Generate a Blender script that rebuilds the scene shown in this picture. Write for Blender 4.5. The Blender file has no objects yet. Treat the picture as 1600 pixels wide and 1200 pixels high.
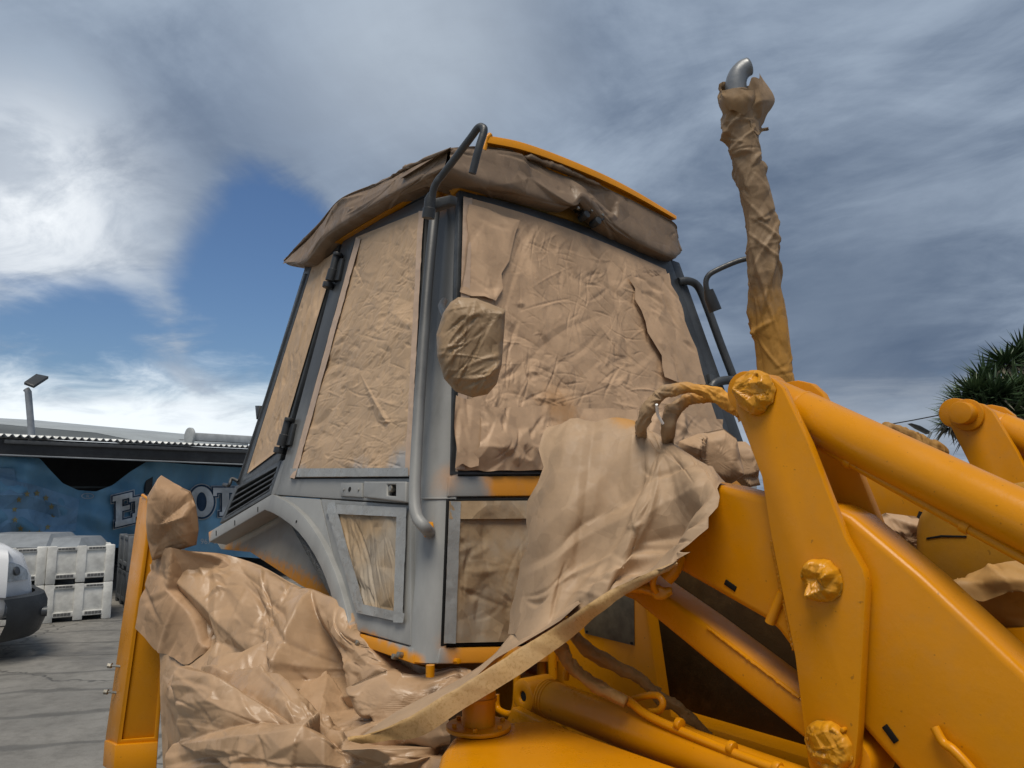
import bpy, bmesh, math, random
import numpy as np
from mathutils import Vector, Matrix
from mathutils.geometry import delaunay_2d_cdt

scene = bpy.context.scene
COL = scene.collection
R = math.radians

# ------------------------------------------------------------------ camera
FPX, PITCH, CAMH = 1200.0, R(7.8), 1.7
cam = bpy.data.cameras.new('camera'); camo = bpy.data.objects.new('camera', cam); COL.objects.link(camo)
cam.sensor_width = 36.0; cam.lens = 36.0 * FPX / 1600.0
cam.clip_start = 0.05; cam.clip_end = 2000
camo.location = (0, 0, CAMH); camo.rotation_euler = (math.pi / 2 + PITCH, 0, 0)
scene.camera = camo

# ------------------------------------------------------------------ light
SUN_EL, SUN_AZ = R(66), R(190)          # azimuth clockwise from +Y (view direction): behind the camera
sl = bpy.data.lights.new('sun', 'SUN'); so = bpy.data.objects.new('sun', sl); COL.objects.link(so)
sl.energy = 1.5; sl.angle = R(32); sl.color = (1.0, 0.91, 0.78)
sd = Vector((math.sin(SUN_AZ) * math.cos(SUN_EL), math.cos(SUN_AZ) * math.cos(SUN_EL), math.sin(SUN_EL)))
so.rotation_euler = (-sd).to_track_quat('-Z', 'Y').to_euler()
so.location = (0, -5, 12)
vs = scene.view_settings
vs.view_transform = 'Standard'; vs.look = 'None'; vs.gamma = 1.0; vs.exposure = 1.08; vs.use_curve_mapping = False


# ------------------------------------------------------------------ node helper
class NT:
    def __init__(s, tree): s.t = tree; s.n = tree.nodes; s.l = tree.links
    def node(s, typ, **kw):
        n = s.n.new(typ)
        for k, v in kw.items(): setattr(n, k, v)
        return n
    def set(s, sock, v):
        if isinstance(v, bpy.types.NodeSocket): s.l.new(v, sock)
        elif v is not None: sock.default_value = v
    def math(s, op, a, b=None, c=None, clamp=False):
        n = s.node('ShaderNodeMath', operation=op, use_clamp=clamp)
        s.set(n.inputs[0], a)
        if b is not None: s.set(n.inputs[1], b)
        if c is not None: s.set(n.inputs[2], c)
        return n.outputs[0]
    def vmath(s, op, a, b=None):
        n = s.node('ShaderNodeVectorMath', operation=op)
        s.set(n.inputs[0], a)
        if b is not None: s.set(n.inputs[1], b)
        return n.outputs['Value'] if op in ('DISTANCE', 'DOT_PRODUCT', 'LENGTH') else n.outputs[0]
    def noise(s, vec, scale, detail=4, rough=0.55, dist=0.0, out='Fac'):
        n = s.node('ShaderNodeTexNoise'); s.set(n.inputs['Vector'], vec)
        n.inputs['Scale'].default_value = scale; n.inputs['Detail'].default_value = detail
        n.inputs['Roughness'].default_value = rough; n.inputs['Distortion'].default_value = dist
        return n.outputs[out]
    def voro(s, vec, scale, feature='DISTANCE_TO_EDGE'):
        n = s.node('ShaderNodeTexVoronoi', feature=feature); s.set(n.inputs['Vector'], vec)
        n.inputs['Scale'].default_value = scale
        return n.outputs['Distance']
    def ramp(s, v, lo, hi, a=0.0, b=1.0, smooth=True):
        n = s.node('ShaderNodeMapRange'); n.interpolation_type = 'SMOOTHSTEP' if smooth else 'LINEAR'
        s.set(n.inputs[0], v); n.inputs[1].default_value = lo; n.inputs[2].default_value = hi
        n.inputs[3].default_value = a; n.inputs[4].default_value = b
        return n.outputs[0]
    def mix(s, f, a, b, mode='MIX'):
        n = s.node('ShaderNodeMix', data_type='RGBA', blend_type=mode)
        s.set(n.inputs['Factor'], f)
        def c(x): return (*x, 1.0) if isinstance(x, (tuple, list)) and len(x) == 3 else x
        s.set(n.inputs['A'], c(a)); s.set(n.inputs['B'], c(b))
        return n.outputs['Result']
    def mapping(s, vec, scale=(1, 1, 1), rot=(0, 0, 0), loc=(0, 0, 0)):
        n = s.node('ShaderNodeMapping'); s.set(n.inputs[0], vec)
        n.inputs['Scale'].default_value = scale; n.inputs['Rotation'].default_value = rot; n.inputs['Location'].default_value = loc
        return n.outputs[0]


# ------------------------------------------------------------------ sky
def ray_dir(px, py):
    f = Vector((0, math.cos(PITCH), math.sin(PITCH))); u = Vector((0, -math.sin(PITCH), math.cos(PITCH)))
    return f + Vector((1, 0, 0)) * ((px - 800) / FPX) - u * ((py - 600) / FPX)

world = bpy.data.worlds.new('World'); scene.world = world; world.use_nodes = True
w = NT(world.node_tree); w.n.clear()
wo = w.node('ShaderNodeOutputWorld'); bg = w.node('ShaderNodeBackground'); w.l.new(bg.outputs[0], wo.inputs[0])
sky = w.node('ShaderNodeTexSky', sky_type='NISHITA'); sky.sun_disc = False
sky.sun_elevation = SUN_EL; sky.sun_rotation = SUN_AZ; sky.altitude = 50; sky.air_density = 1.2; sky.dust_density = 0.6
tc = w.node('ShaderNodeTexCoord'); dirn = tc.outputs['Generated']
sep = w.node('ShaderNodeSeparateXYZ'); w.l.new(dirn, sep.inputs[0])
zz = w.math('ADD', w.math('MAXIMUM', sep.outputs[2], 0.0), 0.16)
cx = w.math('DIVIDE', sep.outputs[0], zz); cy = w.math('DIVIDE', sep.outputs[1], zz)
cmb = w.node('ShaderNodeCombineXYZ'); w.l.new(cx, cmb.inputs[0]); w.l.new(cy, cmb.inputs[1])
pl = w.mapping(cmb.outputs[0], scale=(1.0, 0.80, 1), rot=(0, 0, R(24)))
n1 = w.noise(pl, 0.55, 6, 0.52, 0.5)
n2 = w.noise(w.mapping(pl, loc=(7.3, 2.1, 0)), 1.25, 8, 0.58, 0.55)
n3 = w.noise(w.mapping(pl, scale=(0.8, 1.25, 1), loc=(1.3, 9.1, 4)), 3.0, 8, 0.62, 0.5)
def lump(px, py, r0, r1):
    d = ray_dir(px, py).normalized()
    dd = w.vmath('DISTANCE', w.vmath('NORMALIZE', dirn), tuple(d))
    dd = w.math('ADD', dd, w.math('MULTIPLY', w.math('SUBTRACT', w.math('ADD', w.math('MULTIPLY', n2, 0.5), w.math('MULTIPLY', n3, 0.5)), 0.5), 0.30))
    return w.ramp(dd, r0, r1, 1.0, 0.0)
cover = w.math('ADD', w.math('MULTIPLY', n1, 0.62), w.math('MULTIPLY', n2, 0.38))
gap = w.math('MAXIMUM', lump(390, 470, 0.03, 0.24), lump(150, 525, 0.02, 0.22))
cover = w.math('SUBTRACT', cover, w.math('MULTIPLY', gap, 0.34))
cover = w.math('ADD', cover, w.math('MULTIPLY', lump(120, 300, 0.0, 0.2), 0.2))
fac = w.ramp(cover, 0.26, 0.44)
shade = w.ramp(w.math('ADD', w.math('MULTIPLY', n1, 0.40), w.math('ADD', w.math('MULTIPLY', n2, 0.38), w.math('MULTIPLY', n3, 0.22))), 0.38, 0.60)
ccol = w.mix(shade, (0.046, 0.067, 0.106), (0.172, 0.208, 0.258))
thin = w.math('MULTIPLY', w.ramp(n3, 0.36, 0.66), 1.0)
bright = w.math('MULTIPLY', lump(60, 330, 0.0, 0.20), w.math('ADD', w.math('MULTIPLY', thin, 0.75), 0.35))
ccol = w.mix(w.math('MINIMUM', bright, 1.0), ccol, (0.44, 0.46, 0.48))
ccol = w.mix(w.math('MULTIPLY', lump(1330, 520, 0.05, 0.36), 0.75), ccol, (0.046, 0.066, 0.102))
ccol = w.mix(w.math('MULTIPLY', lump(430, 230, 0.02, 0.24), 0.45), ccol, (0.072, 0.098, 0.145))
ccol = w.mix(w.math('MULTIPLY', lump(640, 60, 0.03, 0.26), 0.5), ccol, (0.25, 0.28, 0.315))
nsky = w.mix(1.0, sky.outputs[0], (0.024, 0.030, 0.039), 'MULTIPLY')
col = w.mix(fac, nsky, ccol)
# pale band low over the horizon
hz = w.math('ADD', sep.outputs[2], w.math('MULTIPLY', w.math('SUBTRACT', n3, 0.5), 0.13))
band = w.math('MULTIPLY', w.ramp(hz, -0.02, 0.06), w.ramp(hz, 0.07, 0.155, 1.0, 0.0))
sidew = w.ramp(sep.outputs[0], -0.5, 0.35, 1.0, 0.22)
col = w.mix(w.math('MULTIPLY', w.math('MULTIPLY', band, sidew), 0.95), col, (0.47, 0.50, 0.52))
w.l.new(col, bg.inputs[0]); bg.inputs[1].default_value = 1.0


# ------------------------------------------------------------------ projection helpers
C0 = np.array([0, 0, CAMH])
_f = np.array([0, math.cos(PITCH), math.sin(PITCH)]); _u = np.array([0, -math.sin(PITCH), math.cos(PITCH)]); _r = np.array([1., 0, 0])
def rayw(px, py): return _f + (px - 800) / FPX * _r - (py - 600) / FPX * _u
def Wd(px, py, d): return C0 + rayw(px, py) * d                   # world point at view depth d
PSI = R(37.2)
VF = np.array([math.sin(PSI), -math.cos(PSI), 0]); VL = np.array([math.cos(PSI), math.sin(PSI), 0])
_A = Wd(660, 1037, 2.42); VO = np.array([_A[0], _A[1], 0.0]); ZA = _A[2]
def toloc(p): q = np.asarray(p) - VO; return np.array([q @ VF, q @ VL, q[2]])
CL = toloc(C0)
def rayl(px, py): d = rayw(px, py); return np.array([d @ VF, d @ VL, d[2]])
def hit(px, py, n, c):
    d = rayl(px, py); n = np.asarray(n, float); return CL + d * ((c - n @ CL) / (n @ d))
LEAN = 0.2
NS = np.array([0, 1, -LEAN]); NSu = NS / np.linalg.norm(NS); CS = -LEAN * ZA      # door side plane
NFp = np.array([1, 0, LEAN]); NFu = NFp / np.linalg.norm(NFp); CF = LEAN * ZA     # windscreen plane
def S(px, py, o=0.0): return hit(px, py, NS, CS - o * np.linalg.norm(NS))         # o: metres proud of the side
def Fp(px, py, o=0.0): return hit(px, py, NFp, CF + o * np.linalg.norm(NFp))
def Vp(px, py, v): return hit(px, py, (0, 1, 0), v)
def Zp(px, py, z): return hit(px, py, (0, 0, 1), z)
def Up(px, py, u): return hit(px, py, (1, 0, 0), u)
def Dl(px, py, d): return toloc(Wd(px, py, d))
ANG = math.atan2(VF[1], VF[0])
VM = Matrix.Translation(Vector(VO)) @ Matrix.Rotation(ANG, 4, 'Z')

# ------------------------------------------------------------------ objects
def tag(o, label=None, cat=None, group=None, kind=None):
    if label: o['label'] = label
    if cat: o['category'] = cat
    if group: o['group'] = group
    if kind: o['kind'] = kind
    return o
def empty(name, loc=(0, 0, 0), rz=0.0, **kw):
    o = bpy.data.objects.new(name, None); COL.objects.link(o); o.location = loc; o.rotation_euler = (0, 0, rz)
    o.empty_display_size = 0.2
    return tag(o, **kw)
def mesh_obj(name, me, mat=None, parent=None, smooth=False, **kw):
    o = bpy.data.objects.new(name, me); COL.objects.link(o)
    if mat is not None and not me.materials: me.materials.append(mat)
    if parent is not None: o.parent = parent
    if smooth: me.polygons.foreach_set('use_smooth', [True] * len(me.polygons))
    return tag(o, **kw)
def pyd(name, v, f, mat=None, parent=None, smooth=False, **kw):
    me = bpy.data.meshes.new(name); me.from_pydata([tuple(map(float, p)) for p in v], [], [tuple(q) for q in f]); me.update()
    return mesh_obj(name, me, mat, parent, smooth, **kw)
def free(name, v, f, mat, smooth=False, world=False, **kw):
    """a top-level thing from vehicle-frame (or world) vertices; origin at its base"""
    v = np.asarray(v, float); c = (v.min(0) + v.max(0)) / 2; c[2] = v[:, 2].min()
    o = pyd(name, v - c, f, mat, None, smooth, **kw)
    if world: o.location = c
    else: o.matrix_world = VM @ Matrix.Translation(Vector(c))
    return o
def bm_obj(name, bm, mat, parent=None, smooth=False, **kw):
    bmesh.ops.recalc_face_normals(bm, faces=bm.faces)
    me = bpy.data.meshes.new(name); bm.to_mesh(me); bm.free()
    return mesh_obj(name, me, mat, parent, smooth, **kw)
def autosmooth(o, ang=35):
    me = o.data
    me.polygons.foreach_set('use_smooth', [True] * len(me.polygons))
    bm = bmesh.new(); bm.from_mesh(me)
    for e in bm.edges:
        if len(e.link_faces) == 2 and e.calc_face_angle(0) > R(ang): e.smooth = False
    bm.to_mesh(me); bm.free(); return o
def bevel_bm(bm, w, seg=2, ang=25):
    bmesh.ops.recalc_face_normals(bm, faces=bm.faces)
    es = [e for e in bm.edges if len(e.link_faces) == 2 and e.calc_face_angle(0) > R(ang)]
    if es and w > 0: bmesh.ops.bevel(bm, geom=es, offset=w, segments=seg, profile=0.5, affect='EDGES', clamp_overlap=True)
def prism_bm(bm, poly, d):
    d = np.asarray(d, float); n = len(poly)
    a = [bm.verts.new(tuple(p)) for p in poly]; b = [bm.verts.new(tuple(np.asarray(p) + d)) for p in poly]
    bm.faces.new(a); bm.faces.new(b[::-1])
    for i in range(n): j = (i + 1) % n; bm.faces.new((a[i], b[i], b[j], a[j]))
def prism(name, poly, d, mat, parent=None, bev=0.004, seg=2, **kw):
    bm = bmesh.new(); prism_bm(bm, poly, d); bevel_bm(bm, bev, seg)
    return autosmooth(bm_obj(name, bm, mat, parent, **kw))
def ring_bm(bm, outer, inner, d):
    d = np.asarray(d, float); n = len(outer)
    a = [bm.verts.new(tuple(p)) for p in outer]; b = [bm.verts.new(tuple(p)) for p in inner]
    c = [bm.verts.new(tuple(np.asarray(p) + d)) for p in outer]; e = [bm.verts.new(tuple(np.asarray(p) + d)) for p in inner]
    for i in range(n):
        j = (i + 1) % n
        bm.faces.new((a[i], a[j], b[j], b[i])); bm.faces.new((c[i], e[i], e[j], c[j]))
        bm.faces.new((a[i], c[i], c[j], a[j])); bm.faces.new((b[i], b[j], e[j], e[i]))
def ring(name, outer, inner, d, mat, parent=None, bev=0.004, **kw):
    bm = bmesh.new(); ring_bm(bm, outer, inner, d); bevel_bm(bm, bev)
    return autosmooth(bm_obj(name, bm, mat, parent, **kw))
def box_pts(x0, x1, y0, y1, z): return [(x0, y0, z), (x1, y0, z), (x1, y1, z), (x0, y1, z)]
def boxo(name, x0, x1, y0, y1, z0, z1, mat, parent=None, bev=0.005, **kw):
    return prism(name, box_pts(x0, x1, y0, y1, z0), (0, 0, z1 - z0), mat, parent, bev, **kw)
def catmull(P, n):
    P = np.asarray(P, float); m = len(P)
    if m < 3: t = np.linspace(0, 1, n).reshape(-1, *([1] * (P.ndim - 1))); return P[0] * (1 - t) + P[-1] * t
    Q = np.concatenate([(2 * P[0] - P[1])[None], P, (2 * P[-1] - P[-2])[None]])
    s = np.linspace(0, m - 1, n); i = np.minimum(s.astype(int), m - 2); t = (s - i)
    t = t.reshape(-1, *([1] * (P.ndim - 1)))
    a, b, c, d = Q[i], Q[i + 1], Q[i + 2], Q[i + 3]
    return 0.5 * ((2 * b) + (c - a) * t + (2 * a - 5 * b + 4 * c - d) * t * t + (3 * b - a - 3 * c + d) * t ** 3)
def frames(path):
    P = np.asarray(path, float); T = np.gradient(P, axis=0); T /= np.linalg.norm(T, axis=1)[:, None] + 1e-12
    ref = np.array([0, 0, 1.0]) if abs(T[0][2]) < 0.9 else np.array([1.0, 0, 0])
    N = np.cross(T[0], ref); N /= np.linalg.norm(N); Ns = []
    for t in T:
        N = N - t * (N @ t); N /= np.linalg.norm(N) + 1e-12; Ns.append(N)
    Ns = np.array(Ns); return T, Ns, np.cross(T, Ns)
def tube_geo(path, rad, seg=14, caps=True):
    P = np.asarray(path, float); n = len(P); rad = np.broadcast_to(np.asarray(rad, float), (n,))
    T, N, B = frames(P); a = np.linspace(0, 2 * math.pi, seg, endpoint=False)
    v = (P[:, None] + rad[:, None, None] * (np.cos(a)[None, :, None] * N[:, None] + np.sin(a)[None, :, None] * B[:, None])).reshape(-1, 3)
    f = [(i * seg + k, i * seg + (k + 1) % seg, (i + 1) * seg + (k + 1) % seg, (i + 1) * seg + k) for i in range(n - 1) for k in range(seg)]
    if caps: f.append(tuple(range(seg))[::-1]); f.append(tuple((n - 1) * seg + k for k in range(seg)))
    return v, f
def tube(name, pts, rad, mat, parent=None, seg=14, n=None, straight=False, **kw):
    pts = np.asarray(pts, float)
    if straight or n is None: path = pts; r = rad
    else:
        path = catmull(pts, n); r = catmull(np.asarray(rad, float)[:, None], n)[:, 0] if np.ndim(rad) else rad
    v, f = tube_geo(path, r, seg)
    o = pyd(name, v, f, mat, parent, True, **kw); return autosmooth(o, 40)
def axis_cyl(name, c, axis, r, l, mat, parent=None, seg=24, bev=0.003, hole=0.0, **kw):
    c = np.asarray(c, float); axis = np.asarray(axis, float); axis /= np.linalg.norm(axis)
    ref = np.array([0, 0, 1.0]) if abs(axis[2]) < 0.9 else np.array([1.0, 0, 0])
    a = np.cross(axis, ref); a /= np.linalg.norm(a); b = np.cross(axis, a)
    th = np.linspace(0, 2 * math.pi, seg, endpoint=False)
    ring0 = [c + r * (math.cos(t) * a + math.sin(t) * b) - axis * l / 2 for t in th]
    bm = bmesh.new()
    if hole > 0: ring_bm(bm, ring0, [c + hole * (math.cos(t) * a + math.sin(t) * b) - axis * l / 2 for t in th], axis * l)
    else: prism_bm(bm, ring0, axis * l)
    bevel_bm(bm, bev, 2, 40)
    return autosmooth(bm_obj(name, bm, mat, parent, **kw), 40)

# ------------------------------------------------------------------ crumpled paper
def facet_map(nx, ny, sx, sy, cell, seed, aniso=1.0, rot=0.0):
    """height field made of flat facets between straight creases, about -1..1, on an nx x ny grid of sx x sy metres"""
    rng = np.random.default_rng(seed)
    c, s = math.cos(rot), math.sin(rot)
    def fw(p): return np.stack([(p[..., 0] * c + p[..., 1] * s) / aniso, (-p[..., 0] * s + p[..., 1] * c)], -1)
    def inv(q): x = q[..., 0] * aniso; y = q[..., 1]; return np.stack([x * c - y * s, x * s + y * c], -1)
    m = cell * max(aniso, 1) * 1.2
    cor = fw(np.array([[-m, -m], [sx + m, -m], [sx + m, sy + m], [-m, sy + m]]))
    lo, hi = cor.min(0), cor.max(0)
    n = int(max(12, (hi - lo).prod() / cell ** 2)); n = min(n, 2600)
    q = lo + rng.random((n, 2)) * (hi - lo)
    q = np.vstack([q, [[lo[0], lo[1]], [hi[0], lo[1]], [hi[0], hi[1]], [lo[0], hi[1]]]])
    h = rng.normal(0, 0.5, len(q))
    ov, _, tris, *_ = delaunay_2d_cdt([Vector(p) for p in q], [], [], 0, 1e-7, False)
    if len(ov) != len(q): q = np.array([tuple(p) for p in ov]); h = rng.normal(0, 0.5, len(q))
    p = inv(q); ix = p[:, 0] / sx * (nx - 1); iy = p[:, 1] / sy * (ny - 1)
    H = np.zeros((ny, nx))
    for t in tris:
        a, b, d = t
        x0, x1 = min(ix[a], ix[b], ix[d]), max(ix[a], ix[b], ix[d]); y0, y1 = min(iy[a], iy[b], iy[d]), max(iy[a], iy[b], iy[d])
        i0, i1 = max(0, math.ceil(x0)), min(nx - 1, math.floor(x1)); j0, j1 = max(0, math.ceil(y0)), min(ny - 1, math.floor(y1))
        if i0 > i1 or j0 > j1: continue
        X, Y = np.meshgrid(np.arange(i0, i1 + 1), np.arange(j0, j1 + 1))
        den = (iy[b] - iy[d]) * (ix[a] - ix[d]) + (ix[d] - ix[b]) * (iy[a] - iy[d])
        if abs(den) < 1e-12: continue
        l1 = ((iy[b] - iy[d]) * (X - ix[d]) + (ix[d] - ix[b]) * (Y - iy[d])) / den
        l2 = ((iy[d] - iy[a]) * (X - ix[d]) + (ix[a] - ix[d]) * (Y - iy[d])) / den
        l3 = 1 - l1 - l2; ok = (l1 >= -1e-9) & (l2 >= -1e-9) & (l3 >= -1e-9)
        sub = H[j0:j1 + 1, i0:i1 + 1]; sub[ok] = (l1 * h[a] + l2 * h[b] + l3 * h[d])[ok]
    return H
def fold_field(nx, ny, sx, sy, dens, ln, wd, slope, ang, spread, seed):
    """sharp straight creases with flat paper between them"""
    rng = np.random.default_rng(seed); H = np.zeros((ny, nx)); n = int(np.clip(dens * sx * sy, 6, 700))
    gx = np.linspace(0, sx, nx); gy = np.linspace(0, sy, ny)
    # folds gather in clusters
    kc = max(3, n // 12); cc = rng.random((kc, 2)) * (sx, sy)
    for i in range(n):
        c = (rng.random(2) * (sx, sy)) if rng.random() < 0.45 else cc[rng.integers(kc)] + rng.normal(0, 0.07, 2)
        a = ang + rng.uniform(-1, 1) * spread; hl = rng.uniform(*ln) / 2 * rng.choice([1, 1, 1.8]); w1, w2 = rng.uniform(*wd), rng.uniform(*wd) * rng.uniform(0.4, 1.6)
        m = hl + max(w1, w2)
        i0, i1 = np.searchsorted(gx, [c[0] - m, c[0] + m]); j0, j1 = np.searchsorted(gy, [c[1] - m, c[1] + m])
        if i1 - i0 < 2 or j1 - j0 < 2: continue
        X, Y = np.meshgrid(gx[i0:i1] - c[0], gy[j0:j1] - c[1]); ca, sa = math.cos(a), math.sin(a)
        t = X * ca + Y * sa; d = -X * sa + Y * ca + rng.uniform(-.25, .25) * t * t / hl
        wl = np.where(d > 0, w1, w2) * (1.0 - 0.55 * np.clip(np.abs(t) / hl, 0, 1))
        p = np.maximum(0, 1 - np.abs(d) / wl) * np.clip(1 - np.abs(t) / hl, 0, 1) ** 0.6
        H[j0:j1, i0:i1] += p * slope * min(w1, w2) * rng.uniform(0.4, 1.2) * rng.choice([1, 1, -0.8])
    return H
SEED = [10]
def crumple(nx, ny, sx, sy, layers):
    H = np.zeros((ny, nx))
    for lay in layers:
        SEED[0] += 1
        if lay[0] == 'F':
            H += fold_field(nx, ny, sx, sy, *lay[1:], SEED[0]); continue
        cell, amp, *rest = lay
        an = rest[0] if rest else 1.0; ro = rest[1] if len(rest) > 1 else 0.0
        H += amp * facet_map(nx, ny, sx, sy, cell, SEED[0], an, ro)
    return H
def grid_faces(nx, ny, wrap=False):
    i = np.arange(ny - 1)[:, None] * nx; k = np.arange(nx if wrap else nx - 1)[None, :]; k2 = (k + 1) % nx
    return np.stack([i + k, i + k2, i + nx + k2, i + nx + k], -1).reshape(-1, 4).tolist()
def sheet_geo(ctrl, layers, res=0.007, pin=0.0, edge=0.0, flip=False, linear=False):
    """surface through a grid of control points [row][col], crumpled along its normal"""
    G = np.array(ctrl, float); nr, nc = G.shape[:2]
    sx = np.mean([np.linalg.norm(np.diff(G[i], axis=0), axis=1).sum() for i in range(nr)])
    sy = np.mean([np.linalg.norm(np.diff(G[:, i], axis=0), axis=1).sum() for i in range(nc)])
    nx = int(np.clip(sx / res, 6, 420)); ny = int(np.clip(sy / res, 6, 420))
    A = np.stack([catmull(G[i], nx) for i in range(nr)])        # nr,nx,3
    Q = catmull(A, ny)                                          # ny,nx,3
    if edge > 0:                                                # uneven cut or torn edge
        rng = np.random.default_rng(SEED[0] + 77)
        def wob(n):
            k = max(4, n // 9); return np.interp(np.linspace(0, k - 1, n), np.arange(k), rng.normal(0, 1, k)) * edge
        du = np.gradient(Q, axis=1); du /= np.linalg.norm(du, axis=2)[..., None] + 1e-9
        dv = np.gradient(Q, axis=0); dv /= np.linalg.norm(dv, axis=2)[..., None] + 1e-9
        wx = np.linspace(-1, 1, nx); wy = np.linspace(-1, 1, ny)
        Q = Q + du * ((np.maximum(wx, 0) ** 6)[None, :] * wob(ny)[:, None] + (np.maximum(-wx, 0) ** 6)[None, :] * wob(ny)[:, None])[..., None]
        Q = Q + dv * ((np.maximum(wy, 0) ** 6)[:, None] * wob(nx)[None, :] + (np.maximum(-wy, 0) ** 6)[:, None] * wob(nx)[None, :])[..., None]
    N = np.cross(np.gradient(Q, axis=1), np.gradient(Q, axis=0)); N /= np.linalg.norm(N, axis=2)[..., None] + 1e-12
    if flip: N = -N
    H = crumple(nx, ny, sx, sy, layers)
    if pin > 0:
        m = np.minimum(np.minimum(np.linspace(0, sx, nx)[None, :], np.linspace(sx, 0, nx)[None, :]),
                       np.minimum(np.linspace(0, sy, ny)[:, None], np.linspace(sy, 0, ny)[:, None]))
        H = H * np.clip(m / pin, 0.12, 1)
    Q = Q + N * H[..., None]
    return Q.reshape(-1, 3), grid_faces(nx, ny)
def sheet(name, ctrl, layers, mat, parent=None, world=False, res=0.007, pin=0.0, edge=0.0, linear=False, **kw):
    v, f = sheet_geo(ctrl, layers, res, pin, edge)
    if parent is not None: return pyd(name, v, f, mat, parent, True, **kw)
    return free(name, v, f, mat, True, world, **kw)
def wrap_tube(name, pts, rad, layers, mat, res=0.006, nseg=None, parent=None, flare=None, **kw):
    pts = np.asarray(pts, float); L = np.linalg.norm(np.diff(pts, axis=0), axis=1).sum()
    n = int(max(12, L / res)); path = catmull(pts, n); r = catmull(np.asarray(rad, float)[:, None], n)[:, 0]
    per = 2 * math.pi * float(np.mean(r)); k = nseg or int(max(14, per / res))
    T, N, B = frames(path); a = np.linspace(0, 2 * math.pi, k, endpoint=False)
    H = crumple(k, n, per, L, layers)
    bl = np.clip(np.minimum(np.arange(k), k - 1 - np.arange(k)) / (0.12 * k), 0, 1)[None, :]
    H = H * bl
    rr = r[:, None] + H
    v = path[:, None] + rr[..., None] * (np.cos(a)[None, :, None] * N[:, None] + np.sin(a)[None, :, None] * B[:, None])
    v = v.reshape(-1, 3); f = grid_faces(k, n, True)
    f.append(list(range(k))[::-1]); f.append([(n - 1) * k + i for i in range(k)])
    if parent is not None: return pyd(name, v, f, mat, parent, True, **kw)
    return free(name, v, f, mat, True, **kw)
def pillow(name, outline, nrm, bulge, layers, mat, back=0.35, res=0.006, parent=None, world=False, sharp=True, **kw):
    """closed crumpled bag: outline (3D points), bulging along nrm"""
    P = np.asarray(outline, float); P = np.vstack([P, P[:1]])
    m = 140; per = catmull(P, m + 1)[:-1] if not sharp else np.stack([np.interp(np.linspace(0, len(P) - 1, m + 1)[:-1], np.arange(len(P)), P[:, i]) for i in range(3)], -1)
    c = per.mean(0); nrm = np.asarray(nrm, float) / np.linalg.norm(nrm)
    rad = np.linalg.norm(per - c, axis=1).mean(); k = int(max(8, rad / res))
    e1 = np.cross(nrm, (0, 0, 1)); e1 /= np.linalg.norm(e1); e2 = np.cross(nrm, e1)
    q = np.stack([(per - c) @ e1, (per - c) @ e2], -1); ext = np.abs(q).max() * 1.15
    g = int(2 * ext / res) + 2
    out_v, out_f = [], []
    for side, b in ((1, bulge), (-1, bulge * back)):
        H = crumple(g, g, 2 * ext, 2 * ext, layers); base = len(out_v)
        for i in range(k, 0, -1):
            t = i / k; dome = (1 - t ** 4.5) ** 0.5 * b
            pts = c + (per - c) * t
            gi = np.clip(((q * t + ext) / (2 * ext) * (g - 1)).round().astype(int), 0, g - 1)
            h = H[gi[:, 1], gi[:, 0]]
            pts = pts + nrm * (side * (dome + h * (0.35 + 0.65 * min(1, (1 - t) * 5))))[:, None]
            out_v += pts.tolist()
        out_v.append((c + nrm * side * (b + H[g // 2, g // 2])).tolist())
        for i in range(k - 1):
            for j in range(m):
                j2 = (j + 1) % m; a = base + i * m
                qd = (a + j, a + j2, a + m + j2, a + m + j); out_f.append(qd if side > 0 else qd[::-1])
        a = base + (k - 1) * m
        for j in range(m):
            t3 = (a + j, a + (j + 1) % m, a + m); out_f.append(t3 if side > 0 else t3[::-1])
    o1 = 0; o2 = k * m + 1
    for j in range(m): out_f.append((o1 + j, o2 + j, o2 + (j + 1) % m, o1 + (j + 1) % m))
    if parent is not None: return pyd(name, out_v, out_f, mat, parent, True, **kw)
    return free(name, out_v, out_f, mat, True, world, **kw)

# ================================================================== the machine's own frame
loader = empty('backhoe_loader', VO, ANG, label='yellow and grey backhoe loader masked with brown paper for painting', cat='backhoe loader')

# ------------------------------------------------------------------ materials
def mat_new(name):
    m = bpy.data.materials.new(name); m.use_nodes = True; t = NT(m.node_tree); t.n.clear()
    o = t.node('ShaderNodeOutputMaterial'); b = t.node('ShaderNodeBsdfPrincipled'); t.l.new(b.outputs[0], o.inputs[0])
    return m, t, b
def vcoord(t):
    n = t.node('ShaderNodeTexCoord'); n.object = loader; return n.outputs['Object']
def ocoord(t): return t.node('ShaderNodeTexCoord').outputs['Object']
def bump(t, b, h, strength, dist):
    n = t.node('ShaderNodeBump'); n.inputs['Strength'].default_value = strength; n.inputs['Distance'].default_value = dist
    t.set(n.inputs['Height'], h); t.l.new(n.outputs[0], b.inputs['Normal'])
def sprays(t, vec, base, spots, nz):
    for (c, r0, r1, colr, k) in spots:
        d = t.math('ADD', t.vmath('DISTANCE', vec, tuple(map(float, c))), t.math('MULTIPLY', t.math('SUBTRACT', nz, 0.5), (r1 - r0) * 0.9 + 0.03))
        base = t.mix(t.ramp(d, r0, r1, k, 0.0), base, colr)
    return base
YEL = (0.60, 0.232, 0.001); PRIMER = (0.27, 0.272, 0.262); DARKP = (0.030, 0.033, 0.036)
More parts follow.
